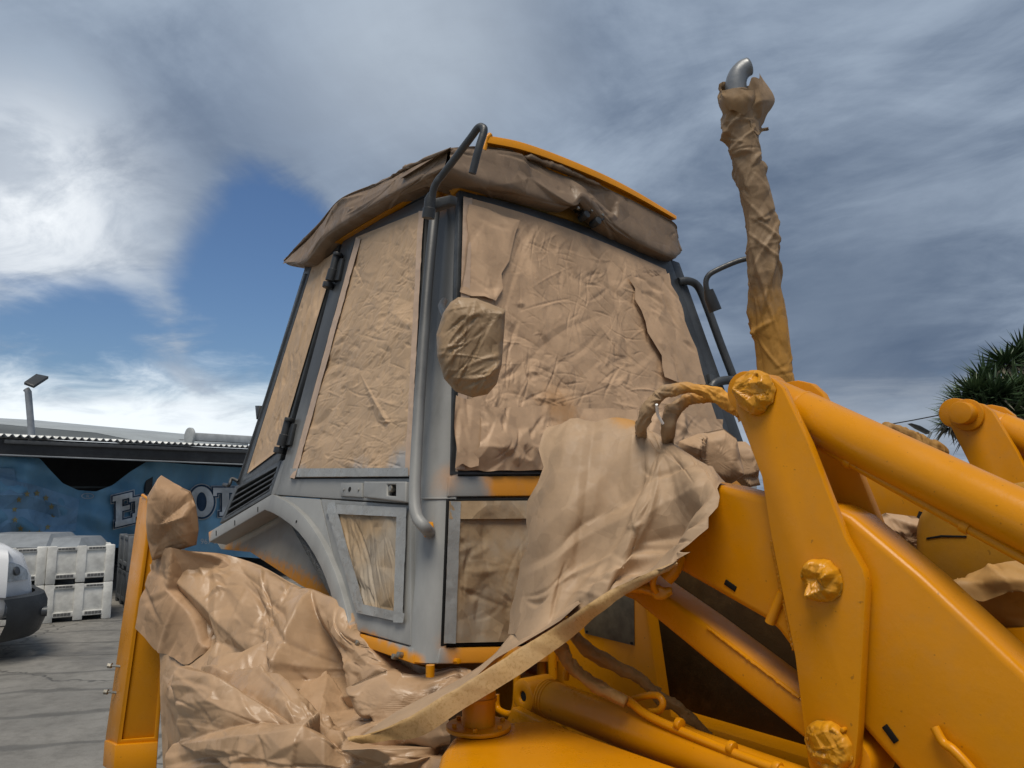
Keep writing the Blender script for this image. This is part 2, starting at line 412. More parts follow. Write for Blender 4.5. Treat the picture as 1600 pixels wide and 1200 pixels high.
def paper_mat(name, col=(0.42, 0.275, 0.16), spots=(), fine=1.0, rough=0.62, over=None, speck=None, facet=1.0, fs=1.0):
    m, t, b = mat_new(name); v = vcoord(t)
    n = t.noise(v, 7, 5, 0.6); nf = t.noise(v, 160, 3, 0.6); nb = t.noise(v, 28, 4, 0.6, 0.4)
    c = t.mix(t.ramp(n, 0.3, 0.7), tuple(x * 0.90 for x in col), tuple(min(1, x * 1.08) for x in col))
    c = t.mix(t.math('MULTIPLY', nf, 0.16), c, tuple(x * 0.55 for x in col))
    if over is not None: c = t.mix(t.ramp(t.noise(v, 3.1, 4, 0.6), over[1], over[2], 0, over[3]), c, over[0])
    if speck is not None: c = t.mix(t.ramp(t.noise(v, 130, 3, 0.7), 0.48, 0.66, 0, 0.75), c, speck)
    if spots: c = sprays(t, v, c, spots, nb)
    t.set(b.inputs['Base Color'], c)
    t.set(b.inputs['Roughness'], t.ramp(nb, 0.3, 0.7, rough - 0.08, rough + 0.1))
    b.inputs['Specular IOR Level'].default_value = 0.45
    wv = t.vmath('ADD', v, t.vmath('MULTIPLY', t.noise(v, 9, 3, 0.5, 0, 'Color'), (0.06, 0.06, 0.06)))
    e1 = t.ramp(t.voro(wv, 16), 0.0, 0.35, 0, 1, False); e2 = t.ramp(t.voro(wv, 41), 0.0, 0.4, 0, 1, False)
    h = t.math('ADD', t.math('ADD', t.math('MULTIPLY', e1, 0.35), t.math('MULTIPLY', e2, 0.15)), t.math('MULTIPLY', nb, 0.22))
    bn_ = t.node('ShaderNodeBump'); bn_.inputs['Strength'].default_value = 0.16 * fine; bn_.inputs['Distance'].default_value = 0.008; t.set(bn_.inputs['Height'], h)
    # flat facets with sharp edges: each cell of a warped Voronoi tilts the paper a little its own way
    nrm_ = bn_.outputs[0]; area = t.ramp(t.noise(v, 4.2, 3, 0.6), 0.35, 0.65, 0.35, 1.0)
    for sc_, k_ in ((10.0 * fs, 0.34), (25.0 * fs, 0.22)):
        vo = t.node('ShaderNodeTexVoronoi', feature='F1'); t.set(vo.inputs['Vector'], t.vmath('ADD', v, t.vmath('MULTIPLY', t.noise(v, 5 * sc_ / 11, 2, 0.5, 0, 'Color'), (0.45 / sc_, 0.45 / sc_, 0.45 / sc_)))); vo.inputs['Scale'].default_value = sc_
        off_ = t.vmath('MULTIPLY', t.vmath('SUBTRACT', vo.outputs['Color'], (0.5, 0.5, 0.5)), (k_ * facet, k_ * facet, k_ * facet))
        sc3 = t.node('ShaderNodeVectorMath', operation='SCALE'); t.l.new(off_, sc3.inputs[0]); t.l.new(area, sc3.inputs['Scale'])
        nrm_ = t.vmath('ADD', nrm_, sc3.outputs[0])
    t.l.new(t.vmath('NORMALIZE', nrm_), b.inputs['Normal'])
    return m
def paint_mat(name, col, rough=0.36, coat=0.25, peel=0.10, dirt=0.12, spots=()):
    m, t, b = mat_new(name); v = vcoord(t)
    n = t.noise(v, 3.5, 5, 0.6); nf = t.noise(v, 45, 4, 0.6)
    c = t.mix(t.ramp(n, 0.3, 0.75), col, tuple(x * (1 - dirt) for x in col))
    if dirt > 0:
        dust = t.math('MULTIPLY', t.ramp(t.noise(v, 1.7, 6, 0.7, 0.6), 0.42, 0.7), t.ramp(t.noise(v, 22, 5, 0.7), 0.35, 0.7))
        c = t.mix(t.math('MULTIPLY', dust, 0.20), c, (0.33, 0.20, 0.08))
        c = t.mix(t.ramp(t.noise(v, 75, 2, 0.5), 0.71, 0.76, 0, 0.5), c, (0.12, 0.055, 0.01))
    if spots: c = sprays(t, v, c, spots, nf)
    t.set(b.inputs['Base Color'], c)
    t.set(b.inputs['Roughness'], t.ramp(t.noise(v, 6, 6, 0.7), 0.3, 0.75, rough - 0.10, rough + 0.16))
    b.inputs['Specular IOR Level'].default_value = 0.24
    b.inputs['Coat Weight'].default_value = coat; b.inputs['Coat Roughness'].default_value = 0.22
    bump(t, b, t.math('ADD', nf, t.math('MULTIPLY', t.noise(v, 150, 2, 0.5), 0.5)), peel, 0.004)
    return m
def plain_mat(name, col, rough=0.5, metal=0.0, var=0.15, scale=6.0, bmp=0.1, spec=0.5):
    m, t, b = mat_new(name); v = ocoord(t)
    n = t.noise(v, scale, 5, 0.6); nf = t.noise(v, scale * 9, 4, 0.6)
    c = t.mix(t.ramp(n, 0.3, 0.7), tuple(x * (1 - var) for x in col), tuple(min(1, x * (1 + var)) for x in col))
    t.set(b.inputs['Base Color'], c); t.set(b.inputs['Roughness'], t.ramp(nf, 0.3, 0.7, max(0.03, rough - 0.08), min(1, rough + 0.08)))
    b.inputs['Metallic'].default_value = metal; b.inputs['Specular IOR Level'].default_value = spec
    if bmp: bump(t, b, nf, bmp, 0.006)
    return m

MY = paint_mat('yellow_paint', YEL, 0.33, 0.05)
spots_grey = [
    (S(690, 292), 0.05, 0.16, YEL, 0.75), (Fp(735, 300), 0.03, 0.14, YEL, 0.5),
    *[(S(533 + 112 * t, 998 + 42 * t), 0.045 - .02 * t, 0.085 - .03 * t, YEL, 1.0) for t in np.linspace(0, 1, 8)],
    (Fp(760, 1030), 0.10, 0.20, YEL, 0.95), (Fp(950, 1030), 0.25, 0.5, YEL, 0.95),
    (Fp(700, 750), 0.0, 0.08, YEL, 0.35), *[(Fp(790 + 45 * k, 757), 0.05, 0.13, YEL, 0.95) for k in range(9)],
    (S(330, 838), 0.02, 0.13, YEL, 0.95)]
def primer_mat():
    m, t, b = mat_new('grey_primer'); v = vcoord(t)
    nb = t.noise(t.mapping(v, scale=(1, 1, 0.35)), 9, 5, 0.6); nf = t.noise(v, 60, 4, 0.6); sp = t.vmath('DOT_PRODUCT', v, (0, 0, 1))
    c = t.mix(t.ramp(nb, 0.3, 0.7), tuple(x * 0.86 for x in PRIMER), tuple(x * 1.06 for x in PRIMER))
    # old black paint still showing through the primer on the upper frame
    dz = t.math('ADD', t.math('ADD', sp, t.math('MULTIPLY', t.math('SUBTRACT', nb, 0.5), 0.9)), t.math('MULTIPLY', t.vmath('DOT_PRODUCT', v, (1, 0, 0)), -0.12))
    c = t.mix(t.ramp(dz, 1.62, 2.5, 0.0, 0.93), c, DARKP)
    c = t.mix(t.ramp(t.noise(v, 5, 4, 0.6), 0.6, 0.8, 0, 0.22), c, (0.09, 0.10, 0.115))
    c = sprays(t, v, c, spots_grey, t.noise(v, 12, 4, 0.6))
    t.set(b.inputs['Base Color'], c); b.inputs['Roughness'].default_value = 0.47
    bump(t, b, t.math('ADD', nf, nb), 0.12, 0.004)
    return m
MG = primer_mat()
MBLK = plain_mat('black_plastic', (0.022, 0.024, 0.026), 0.45, var=0.25)
MFRM = plain_mat('dark_grey_frame', (0.040, 0.044, 0.048), 0.42, var=0.3)
MSEAL = plain_mat('black_rubber', (0.010, 0.010, 0.010), 0.7, spec=0.2)
MINT = plain_mat('dark_interior', (0.012, 0.010, 0.008), 0.9, bmp=0, spec=0.08)
MGLASS = plain_mat('dark_glass', (0.01, 0.012, 0.013), 0.08, bmp=0)
MSTEEL = plain_mat('dark_steel', (0.10, 0.105, 0.11), 0.42, metal=0.6)
MBOLT = plain_mat('bolt_steel', (0.28, 0.26, 0.22), 0.4, metal=0.8)
P1 = paper_mat('kraft_paper')
P_WIND = paper_mat('kraft_paper_windscreen', (0.47, 0.315, 0.195), [(Fp(870, 640), 0.02, 0.14, (0.42, 0.19, 0.04), 0.45), (Fp(760, 655), 0.02, 0.07, (0.10, 0.06, 0.03), 0.5)], facet=0.6)
P_DOOR = paper_mat('kraft_paper_door', (0.45, 0.31, 0.19), [(S(630, 745), 0.06, 0.15, (0.32, 0.32, 0.32), 0.9), (S(560, 760), 0.04, 0.14, (0.32, 0.32, 0.32), 0.7), (S(470, 755), 0.03, 0.11, (0.32, 0.32, 0.32), 0.75), (S(660, 600), 0.02, 0.08, (0.36, 0.36, 0.36), 0.5)], fine=0.8, facet=0.45)
P_LOW = paper_mat('kraft_paper_primer_spray', (0.31, 0.215, 0.12), fine=1.1, over=((0.30, 0.28, 0.24), 0.42, 0.66, 0.55))
P_TAPE = paper_mat('tape_primer_spray', (0.27, 0.275, 0.268), fine=1.3, rough=0.32, facet=0.6)
P_TAPEK = paper_mat('tan_masking_tape', (0.46, 0.33, 0.235), fine=0.7, rough=0.5, facet=0.4)
P_ROOF = paper_mat('kraft_paper_roof', (0.20, 0.138, 0.088), rough=0.5)  # darker than the other sheets: shade of the down-facing fascia put into the colour
P_EXH = paper_mat('kraft_paper_exhaust', (0.27, 0.18, 0.10), [(Dl(1220, 590, 2.9), 0.18, 0.42, (0.42, 0.20, 0.02), 0.85)], over=((0.34, 0.19, 0.05), 0.5, 0.7, 0.3))
P_YEL = paper_mat('kraft_paper_yellow_spray', (0.58, 0.25, 0.008), rough=0.34, over=((0.36, 0.19, 0.05), 0.6, 0.72, 0.5), fs=3.5, facet=1.5)
P_HOSE = paper_mat('kraft_paper_hose', (0.33, 0.215, 0.115), [(Dl(1150, 635, 2.0), 0.10, 0.20, (0.62, 0.28, 0.02), 0.9)], fs=3.0, facet=1.4)
P_HOSED = paper_mat('kraft_paper_hose_yellow', (0.34, 0.18, 0.045), fs=3.0, facet=1.4)
P_SPECK = paper_mat('kraft_paper_underside', (0.42, 0.27, 0.12), over=((0.42, 0.24, 0.06), 0.4, 0.65, 0.5), fine=0.25, facet=0.5, speck=(0.30, 0.18, 0.06))
P_DRAPE = paper_mat('kraft_paper_drape', (0.39, 0.265, 0.16), [(Dl(990, 640, 2.3), 0.03, 0.10, (0.48, 0.22, 0.03), 0.8)], fine=0.55)
P_FLOOR = paper_mat('kraft_paper_wheel', (0.40, 0.26, 0.150), rough=0.37, fine=0.6)
P_POST = paper_mat('kraft_paper_post', (0.40, 0.25, 0.14), fine=0.7)  # plain kraft brown for the sheet and hood on the rear leg


# ================================================================== ground
def ground_mat():
    m, t, b = mat_new('yard_concrete'); v = ocoord(t)
    n = t.noise(v, 0.7, 7, 0.62); n2 = t.noise(v, 6, 6, 0.65); n3 = t.noise(v, 60, 4, 0.6)
    c = t.mix(t.ramp(n, 0.3, 0.7), (0.135, 0.130, 0.118), (0.225, 0.215, 0.195))
    c = t.mix(t.ramp(n2, 0.42, 0.72, 0, 0.55), c, (0.085, 0.083, 0.078))
    c = t.mix(t.ramp(t.noise(v, 0.35, 5, 0.6, 1.2), 0.56, 0.66, 0, 0.6), c, (0.060, 0.060, 0.062))
    # trowel lines and a few cracks in the slab
    wv = t.node('ShaderNodeTexWave', wave_type='BANDS', bands_direction='Y'); t.set(wv.inputs['Vector'], t.mapping(v, rot=(0, 0, R(-12))))
    wv.inputs['Scale'].default_value = 0.42; wv.inputs['Distortion'].default_value = 2.2; wv.inputs['Detail'].default_value = 4; wv.inputs['Detail Scale'].default_value = 2.5
    ln = t.ramp(wv.outputs['Fac'], 0.0, 0.06, 1, 0)
    cr = t.ramp(t.voro(t.vmath('ADD', v, t.vmath('MULTIPLY', t.noise(v, 1.4, 4, 0.6, 0, 'Color'), (0.9, 0.9, 0))), 0.33), 0.0, 0.008, 1, 0)
    k = t.math('MAXIMUM', t.math('MULTIPLY', ln, 0.5), t.math('MULTIPLY', cr, 0.8))
    c = t.mix(k, c, (0.045, 0.045, 0.043))
    t.set(b.inputs['Base Color'], c); t.set(b.inputs['Roughness'], t.ramp(n2, 0.3, 0.7, 0.6, 0.9))
    bump(t, b, t.math('SUBTRACT', t.math('ADD', n3, t.math('MULTIPLY', n2, 1.5)), t.math('MULTIPLY', k, 2.0)), 0.35, 0.012)
    return m
pyd('ground', [(-600, -600, 0), (600, -600, 0), (600, 900, 0), (-600, 900, 0)], [(0, 1, 2, 3)], ground_mat(), kind='structure')

# ================================================================== cab
IN_S = NSu; IN_F = -NFu
def Sl(pts, o=0.0): return [S(x, y, o) for x, y in pts]
def Fl(pts, o=0.0): return [Fp(x, y, o) for x, y in pts]

# inner shell: dark cabin seen between the sheets
zt = S(600, 345)[2]
def corner(z): return np.array([-LEAN * (z - ZA), LEAN * (z - ZA), z])
zb0, zt0 = S(430, 752)[2], S(600, 330)[2]
VC = 0.98
cb, ct = corner(zb0), corner(zt0)
ub = S(385, 742)[0]
sh = []
for c in (cb, ct):
    i = 0.06
    sh += [(c[0] - i, c[1] + i, c[2]), (ub + (0.15 if c is ct else 0.0) + 0.1, c[1] + i, c[2]), (ub + (0.15 if c is ct else 0.0) + 0.1, 2 * VC - c[1] - i, c[2]), (c[0] - i, 2 * VC - c[1] - i, c[2])]
pyd('cab_interior', sh, [(0, 1, 2, 3), (7, 6, 5, 4), (0, 4, 5, 1), (1, 5, 6, 2), (2, 6, 7, 3), (3, 7, 4, 0)], MINT, loader)

# front pillar at the near corner, rounded section
rows = []
for z in np.linspace(ZA - 0.005, zt0 + 0.02, 14):
    c = corner(z); r = 0.085
    sec = [c + np.array([-r - 0.12, 0.014, 0]), c + np.array([-r - 0.012, 0.012, 0]), c + np.array([-r - 0.006, 0.001, 0])]
    for a in np.linspace(0, math.pi / 2, 9):
        sec.append(c + np.array([-r + r * math.sin(a), r - r * math.cos(a), 0]))
    sec += [c + np.array([-0.05, r + 0.005, 0]), c + np.array([-0.05, r + 0.03, 0])]
    rows.append(sec)
pv = [p for rr in rows for p in rr]; ns_ = len(rows[0])
autosmooth(pyd('front_pillar', pv, grid_faces(ns_, len(rows)) + [list(range(ns_)), [len(pv) - 1 - i for i in range(ns_)]], MG, loader), 50)
# weld seam across the pillar
zs = Fp(700, 779)[2]; c = corner(zs)
sm = [c + np.array([-0.087 + 0.087 * math.sin(a), 0.083 - 0.087 * math.cos(a), 0.0]) for a in np.linspace(0.05, math.pi / 2 - .05, 14)]
tube('weld_seam', sm, 0.0035, MG, loader, 8)
# far front pillar
farp = [Fp(1046, 404), Fp(1062, 410), Fp(1180, 740), Fp(1160, 738)]
prism('front_pillar', farp, IN_F * 0.09, MFRM, loader, 0.006)
farl = [Fp(1160, 741), Fp(1182, 741), Fp(1200, 1003), Fp(1178, 1003)]
prism('lower_pillar', farl, IN_F * 0.09, MG, loader, 0.006)

# door
door = empty('door', (0, 0, 0)); door.parent = loader
door_o = [(537, 370), (667, 306), (642, 787), (430, 773)]; door_i = [(553, 378), (662, 327), (640, 747), (452, 748)]
ring('upper_frame', Sl(door_o, 0.004), Sl(door_i, 0.004), IN_S * 0.035, MG, door)
lo_o = [(501, 779.5), (642, 789), (641, 1009), (547, 983)]; lo_i = [(511, 788), (634, 794), (629, 973), (556, 956)]
ring('lower_frame', Sl(lo_o, 0.004), Sl(lo_i, 0.004), IN_S * 0.035, MG, door)
def inset(pts, k):
    c = np.mean(pts, 0); return [tuple(c + (np.array(p) - c) * k) for p in pts]
ring('window_seal', Sl(inset(door_i, 1.0), -0.004), Sl(inset(door_i, 0.965), -0.004), IN_S * 0.012, MSEAL, door, 0.002)
ring('window_seal', Sl(inset(lo_i, 1.0), -0.004), Sl(inset(lo_i, 0.95), -0.004), IN_S * 0.012, MSEAL, door, 0.002)
prism('pane', Sl(inset(door_i, 0.99), -0.02), IN_S * 0.006, MGLASS, door, 0)
prism('pane', Sl(inset(lo_i, 0.99), -0.02), IN_S * 0.006, MGLASS, door, 0)
# gap shadow strips round the door are real gaps: body panel behind is dark
lock = prism('lock_plate', Sl([(532, 754), (565, 754), (565, 777), (531, 775)], 0.016), IN_S * 0.012, MG, door, 0.004)
for x in (537, 560): axis_cyl('screw', S(x, 765, 0.018), IN_S, 0.006, 0.006, MG, door, 12, 0.001)
axis_cyl('key_hole', S(546.5, 764.5, 0.0165), IN_S, 0.010, 0.004, MSEAL, door, 16, 0)
hb = bmesh.new()
ring_bm(hb, Sl([(568, 752), (634, 752), (633, 785), (567, 777)], 0.034), Sl([(604, 757), (618, 757), (618, 775), (604, 774)], 0.034), IN_S * 0.028)
bevel_bm(hb, 0.006, 3); autosmooth(bm_obj('door_handle', hb, MG, door))
prism('handle_recess', Sl([(604, 757), (618, 757), (618, 775), (604, 774)], 0.010), IN_S * 0.004, MSEAL, door, 0)
axis_cyl('push_button', S(612, 764, 0.024), IN_S, 0.013, 0.018, MBOLT, door, 18)
# door hinges (upper, lower)
def hinge(x, y, s=1.0):
    h = [S(x, y + dy, 0.03) for dy in (-28, -8, -6, 14, 16, 28)]
    o = tube('hinge', [S(x + 6, y - 24 * s, 0.03), S(x + 1, y - 4 * s, 0.03), S(x + 1, y - 3 * s, 0.03), S(x - 4, y + 14 * s, 0.03)], [0.021, 0.021, 0.027, 0.027], MBLK, door, 12, straight=True)
    prism('hinge_leaf', Sl([(x + 2, y - 20 * s), (x + 15, y - 22 * s), (x + 8, y + 12 * s), (x - 4, y + 14 * s)], 0.022), IN_S * 0.02, MBLK, door, 0.004)
    axis_cyl('hinge_cap', S(x + 8, y - 27 * s, 0.03), S(x + 6, y - 24 * s, 0.03) - S(x - 4, y + 14 * s, 0.03), 0.025, 0.018, MBLK, door, 12)
    axis_cyl('hinge_cap', S(x - 7, y + 21 * s, 0.028), S(x + 6, y - 24 * s, 0.03) - S(x - 4, y + 14 * s, 0.03), 0.030, 0.030, MBLK, door, 9)
hinge(520, 425); hinge(444, 683)

# rear side window and its frame
qo = [(478, 412), (533, 373), (436, 722), (371, 758)]; qi = [(486, 418), (527, 390), (434, 704), (385, 741)]
ring('side_window_frame', Sl(qo, 0.0), Sl(qi, 0.0), IN_S * 0.04, MFRM, loader)
prism('side_window', Sl(inset(qi, 0.99), -0.02), IN_S * 0.006, MGLASS, loader, 0)
# grille panel with slats
gr = prism('air_grille', Sl([(368, 763), (436, 724), (420, 771), (346, 815)], -0.05), IN_S * 0.02, MINT, loader, 0)
ring('grille_frame', Sl([(367, 760), (440, 718), (424, 772), (343, 818)], 0.0), Sl([(371, 764), (433, 729), (419, 768), (351, 809)], 0.0), IN_S * 0.05, MFRM, gr, 0.003)
for i in range(4):
    t = (i + 0.75) / 4.3
    a = np.array([371, 764]) * (1 - t) + np.array([350, 812]) * t; b_ = np.array([433, 729]) * (1 - t) + np.array([419, 769]) * t
    d = np.array([-1.6, 4.6])
    pts = [S(*a, 0.004), S(*b_, 0.004), S(*(b_ + d * 1.2), -0.022), S(*(a + d * 1.2), -0.022)]
    prism('slat', pts, np.array([0, 0, -0.009]), MFRM, gr, 0.002)
for t in (0.33, 0.66):
    a = np.array([371, 764]) * (1 - t) + np.array([433, 729]) * t; b_ = np.array([351, 809]) * (1 - t) + np.array([419, 768]) * t
    prism('divider', [S(*a, -0.026), S(a[0] + 2.2, a[1] - 1, -0.026), S(b_[0] + 2.2, b_[1] - 1, -0.026), S(*b_, -0.026)], IN_S * 0.015, MFRM, gr, 0.001)
tube('window_latch', [S(372, 752, 0.02), S(362, 748, 0.05), S(358, 758, 0.06), S(350, 757, 0.06)], 0.010, MBLK, loader, 10, 14)
prism('rear_post', Sl([(440, 720), (450, 716), (430, 772), (423, 773)], 0.002), IN_S * 0.04, MG, loader, 0.003)
tube('rear_edge', [S(479, 428, 0.0), S(430, 580, 0.0), S(372, 757, 0.0)], 0.010, MFRM, loader, 8)
pyd('rear_window_frame', [S(478, 420, -.01), S(372, 757, -.01), S(372, 757, -.01) + np.array([-0.05, 1.7, 0]), S(478, 420, -.01) + np.array([-0.05, 1.2, 0])], [(0, 1, 2, 3)], MFRM, loader)
prism('wiper_bracket', [S(x, y, 0.0) + np.array([-0.03, 0, 0]) for x, y in ((401, 633), (408, 633), (405, 650), (403, 655))], (0, 0.05, 0), MBLK, loader, 0.003)

# arch panel and flange over the rear wheel
arch_o = [(424, 772), (430, 774), (444, 781), (457, 790), (473, 805), (487, 823), (501, 845), (513, 870), (524, 896), (533, 924), (541, 954), (547, 983)]
arch_i = [(413, 797), (424, 801), (438, 809), (452, 819), (465, 831), (478, 847), (490, 866), (500, 885), (508, 904), (515, 924), (523, 953), (531, 990)]
bm = bmesh.new()
front = [Sl([(326, 831)] + arch_o, 0.03), Sl([(327, 847)] + arch_i, 0.03)]
n = len(front[0]); th = IN_S * 0.045
va = [bm.verts.new(tuple(p)) for p in front[0]]; vb = [bm.verts.new(tuple(p)) for p in front[1]]
vc = [bm.verts.new(tuple(p + th)) for p in front[0]]; vd = [bm.verts.new(tuple(p + IN_S * 0.10)) for p in front[1]]
for i in range(n - 1):
    bm.faces.new((va[i], va[i + 1], vb[i + 1], vb[i])); bm.faces.new((va[i], vc[i], vc[i + 1], va[i + 1])); bm.faces.new((vb[i], vb[i + 1], vd[i + 1], vd[i]))
bevel_bm(bm, 0.006, 2, 40)
flange = autosmooth(bm_obj('wheel_arch', bm, MG, loader), 40)
for x, y in ((463, 815), (525, 944)): axis_cyl('bolt_hole', S(x, y, 0.031), IN_S, 0.006, 0.003, MSEAL, flange, 12, 0)
for x, y in ((337, 833), (366, 817), (402, 796)): prism('slot', Sl([(x, y - 4), (x + 1.2, y - 4), (x + 1.2, y + 4), (x, y + 4)], 0.0312), IN_S * 0.002, MSEAL, flange, 0)
prism('arch_panel', Sl([(431, 775), (500, 780), (546, 982)] + arch_o[::-1][1:-1], 0.002), IN_S * 0.02, MG, loader, 0.002)
MARCH = paint_mat('arch_liner_paint', (0.30, 0.285, 0.25), 0.6, 0, 0.1, 0.2, [*[(S(355 + 175 * t, 868 + 88 * t - 18 * t * (1 - t), -0.09), 0.035, 0.11, YEL, 0.95) for t in np.linspace(0, 1, 16)]])
prism('arch_liner', Sl([(330, 835), (414, 760), (470, 790), (520, 870), (545, 960), (520, 940), (470, 915), (425, 885), (390, 862), (345, 858)], -0.09), IN_S * 0.02, MARCH, loader, 0.003)
prism('liner_bracket', Sl([(428, 817), (437, 813), (437, 818), (429, 822)], -0.28), IN_S * 0.02, MSEAL, loader, 0)
# sill under the door
sill = prism('side_sill', Sl([(531, 958), (540, 960), (546.5, 985.5), (645, 1012), (645, 1037), (535, 999)], 0.001), IN_S * 0.06, MG, loader, 0.004)
for x, y in ((560, 1004), (617, 1026), (625, 1023)): axis_cyl('bolt', S(x, y, 0.01), IN_S, 0.010, 0.02, MBOLT, sill, 6, 0.001)
boxo('cab_floor', ub + .5, -0.07, 0.08, 1.85, ZA - 0.02, ZA + 0.015, MY, loader)
tube('cab_mount', [Zp(662, 1042, ZA) + np.array([-0.01, 0.03, 0.0]), Zp(662, 1042, ZA) + np.array([-0.01, 0.03, -0.035])], 0.014, MY, loader, 12)

# front frame: windscreen, rail, lower window, sill, header
wo_ = [(704, 742), (718, 297), (800, 317), (885, 343), (965, 373), (1050, 407), (1161, 739)]
wi_ = [(712, 736), (724, 307), (801, 328), (885, 356), (963, 387), (1040, 421), (1146, 733)]
ring('windscreen_frame', Fl(wo_, 0.0), Fl(wi_, 0.0), IN_F * 0.03, MFRM, loader, 0.003)
ring('windscreen_seal', Fl(inset(wi_, 1.0), -0.004), Fl(inset(wi_, 0.975), -0.004), IN_F * 0.01, MSEAL, loader, 0.002)
prism('windscreen', Fl(inset(wi_, 0.99), -0.018), IN_F * 0.006, MGLASS, loader, 0)
prism('front_rail', Fl([(703, 744), (1162, 741), (1170, 772), (700, 776)], 0.004), IN_F * 0.05, MG, loader, 0.006)
ring('lower_window_frame', Fl([(699, 779), (1172, 775), (1182, 1001), (689, 1010)], 0.0), Fl([(703, 784), (1165, 780), (1172, 995), (694, 1005)], 0.0), IN_F * 0.03, MSEAL, loader, 0.003)
prism('lower_window', Fl([(702, 783), (1166, 779), (1174, 997), (693, 1006)], -0.015), IN_F * 0.006, MGLASS, loader, 0)
fs = prism('front_sill', Fl([(688, 1012), (1184, 1003), (1186, 1030), (684, 1037)], 0.003), IN_F * 0.06, MG, loader, 0.005)
axis_cyl('bolt', Fp(714, 1033, 0.012), IN_F, 0.010, 0.022, MY, fs, 6, 0.001)
MHEAD = paint_mat('olive_oversprayed_header', (0.085, 0.065, 0.02), 0.5, 0.0, spots=[(Fp(725, 292), 0.05, 0.16, YEL, 0.55), (Fp(880, 335), 0.0, 0.14, (0.3, 0.14, 0.01), 0.6)])
hd_t = [(700, 262), (800, 290), (885, 316), (965, 344), (1058, 384)]; hd_b = [(718, 295), (800, 315), (885, 341), (965, 371), (1050, 405)]
bm = bmesh.new(); prism_bm(bm, Fl(hd_t + hd_b[::-1], 0.003), IN_F * 0.06); bevel_bm(bm, 0.003)
autosmooth(bm_obj('header_rail', bm, MHEAD, loader))
prism('side_header', Sl([(695, 262), (668, 304), (537, 368), (533, 372), (478, 410), (470, 400), (560, 320)], 0.0), IN_S * 0.05, MFRM, loader, 0.004)

# work-light sockets peeping out under the roof paper
ws = axis_cyl('light_socket', Fp(916, 328, 0.05), NFu, 0.032, 0.06, MBLK, loader, 16)
axis_cyl('light_socket', Fp(932, 340, 0.05), NFu, 0.028, 0.06, MBLK, loader, 16)
axis_cyl('light_socket', Fp(905, 322, 0.035), NFu, 0.024, 0.05, MBLK, loader, 16)
for x, y in ((903, 325), (924, 329), (941, 336)): axis_cyl('terminal', Fp(x, y, 0.085), NFu, 0.007, 0.012, MBOLT, loader, 12, 0.001)
for x, y in ((912, 338), (930, 348)): axis_cyl('light_socket', Fp(x, y, 0.06), NFu, 0.018, 0.05, MBLK, loader, 12)

# grab rail on the near pillar
grab = [S(683, 300, 0.01), S(678, 345, 0.06), S(668, 450, 0.07), S(657, 600, 0.07), S(650, 720, 0.07), S(648, 780, 0.07), S(652, 808, 0.065), S(664, 824, 0.045), corner(Fp(675, 830)[2]) + np.array([-0.03, 0.005, -0.004])]
tube('grab_rail', grab, 0.0205, MG, loader, 16, 60)
axis_cyl('rail_foot', corner(Fp(675, 828)[2]) + np.array([-0.032, 0.002, 0]), (0.45, 1, 0), 0.026, 0.03, MY, loader, 18)
# grab rail and mirror arm on the far side
tube('grab_rail', [Fp(1060, 440, 0.0), Fp(1075, 439, 0.02), Fp(1090, 447, 0.03), Fp(1103, 475, 0.03), Fp(1125, 535, 0.03), Fp(1146, 590, 0.03), Fp(1155, 615, 0.03)], 0.0205, MFRM, loader, 14, 40)
tube('rail_bracket', [Fp(1112, 606, 0.01), Fp(1118, 598, 0.02), Fp(1140, 594, 0.04), Fp(1158, 600, 0.05), Fp(1170, 620, 0.06)], 0.022, MFRM, loader, 12, 20)
prism('rail_plate', Fl([(1108, 583), (1118, 587), (1124, 612), (1114, 610)], 0.02), IN_F * 0.02, MFRM, loader)
fd = 3.35
tube('mirror_arm', [Dl(1176, 402, fd), Dl(1150, 409, fd), Dl(1118, 423, fd), Dl(1106, 432, fd), Dl(1103, 445, fd), Dl(1108, 462, fd)], 0.012, MFRM, loader, 12, 40)
tube('mirror_arm_boot', [Dl(1107, 453, fd), Dl(1110, 465, fd), Dl(1118, 486, fd)], [0.02, 0.026, 0.028], MBLK, loader, 14)
# near mirror arm
md = 2.33
tube('mirror_arm', [Dl(738, 271, 2.28), Dl(748, 232, 2.28), Dl(756, 206, 2.29), Dl(754, 199, 2.3), Dl(747, 200, 2.31), Dl(735, 216, 2.33), Dl(694, 270, 2.40), Dl(683, 284, 2.41), Dl(677, 298, 2.42), Dl(674, 320, 2.43)], 0.0115, MFRM, loader, 14, 90)
tube('mirror_arm_boot', [Dl(675, 303, 2.43), Dl(672, 312, 2.43), Dl(671, 325, 2.43), Dl(671, 326, 2.43), Dl(669, 341, 2.43)], [0.013, 0.018, 0.018, 0.0205, 0.0205], MBLK, loader, 16)
prism('arm_bracket', [Dl(668, 312, 2.46), Dl(704, 304, 2.46), Dl(702, 318, 2.46), Dl(670, 330, 2.46)], np.array([0, 0.03, 0]), MFRM, loader, 0.004)

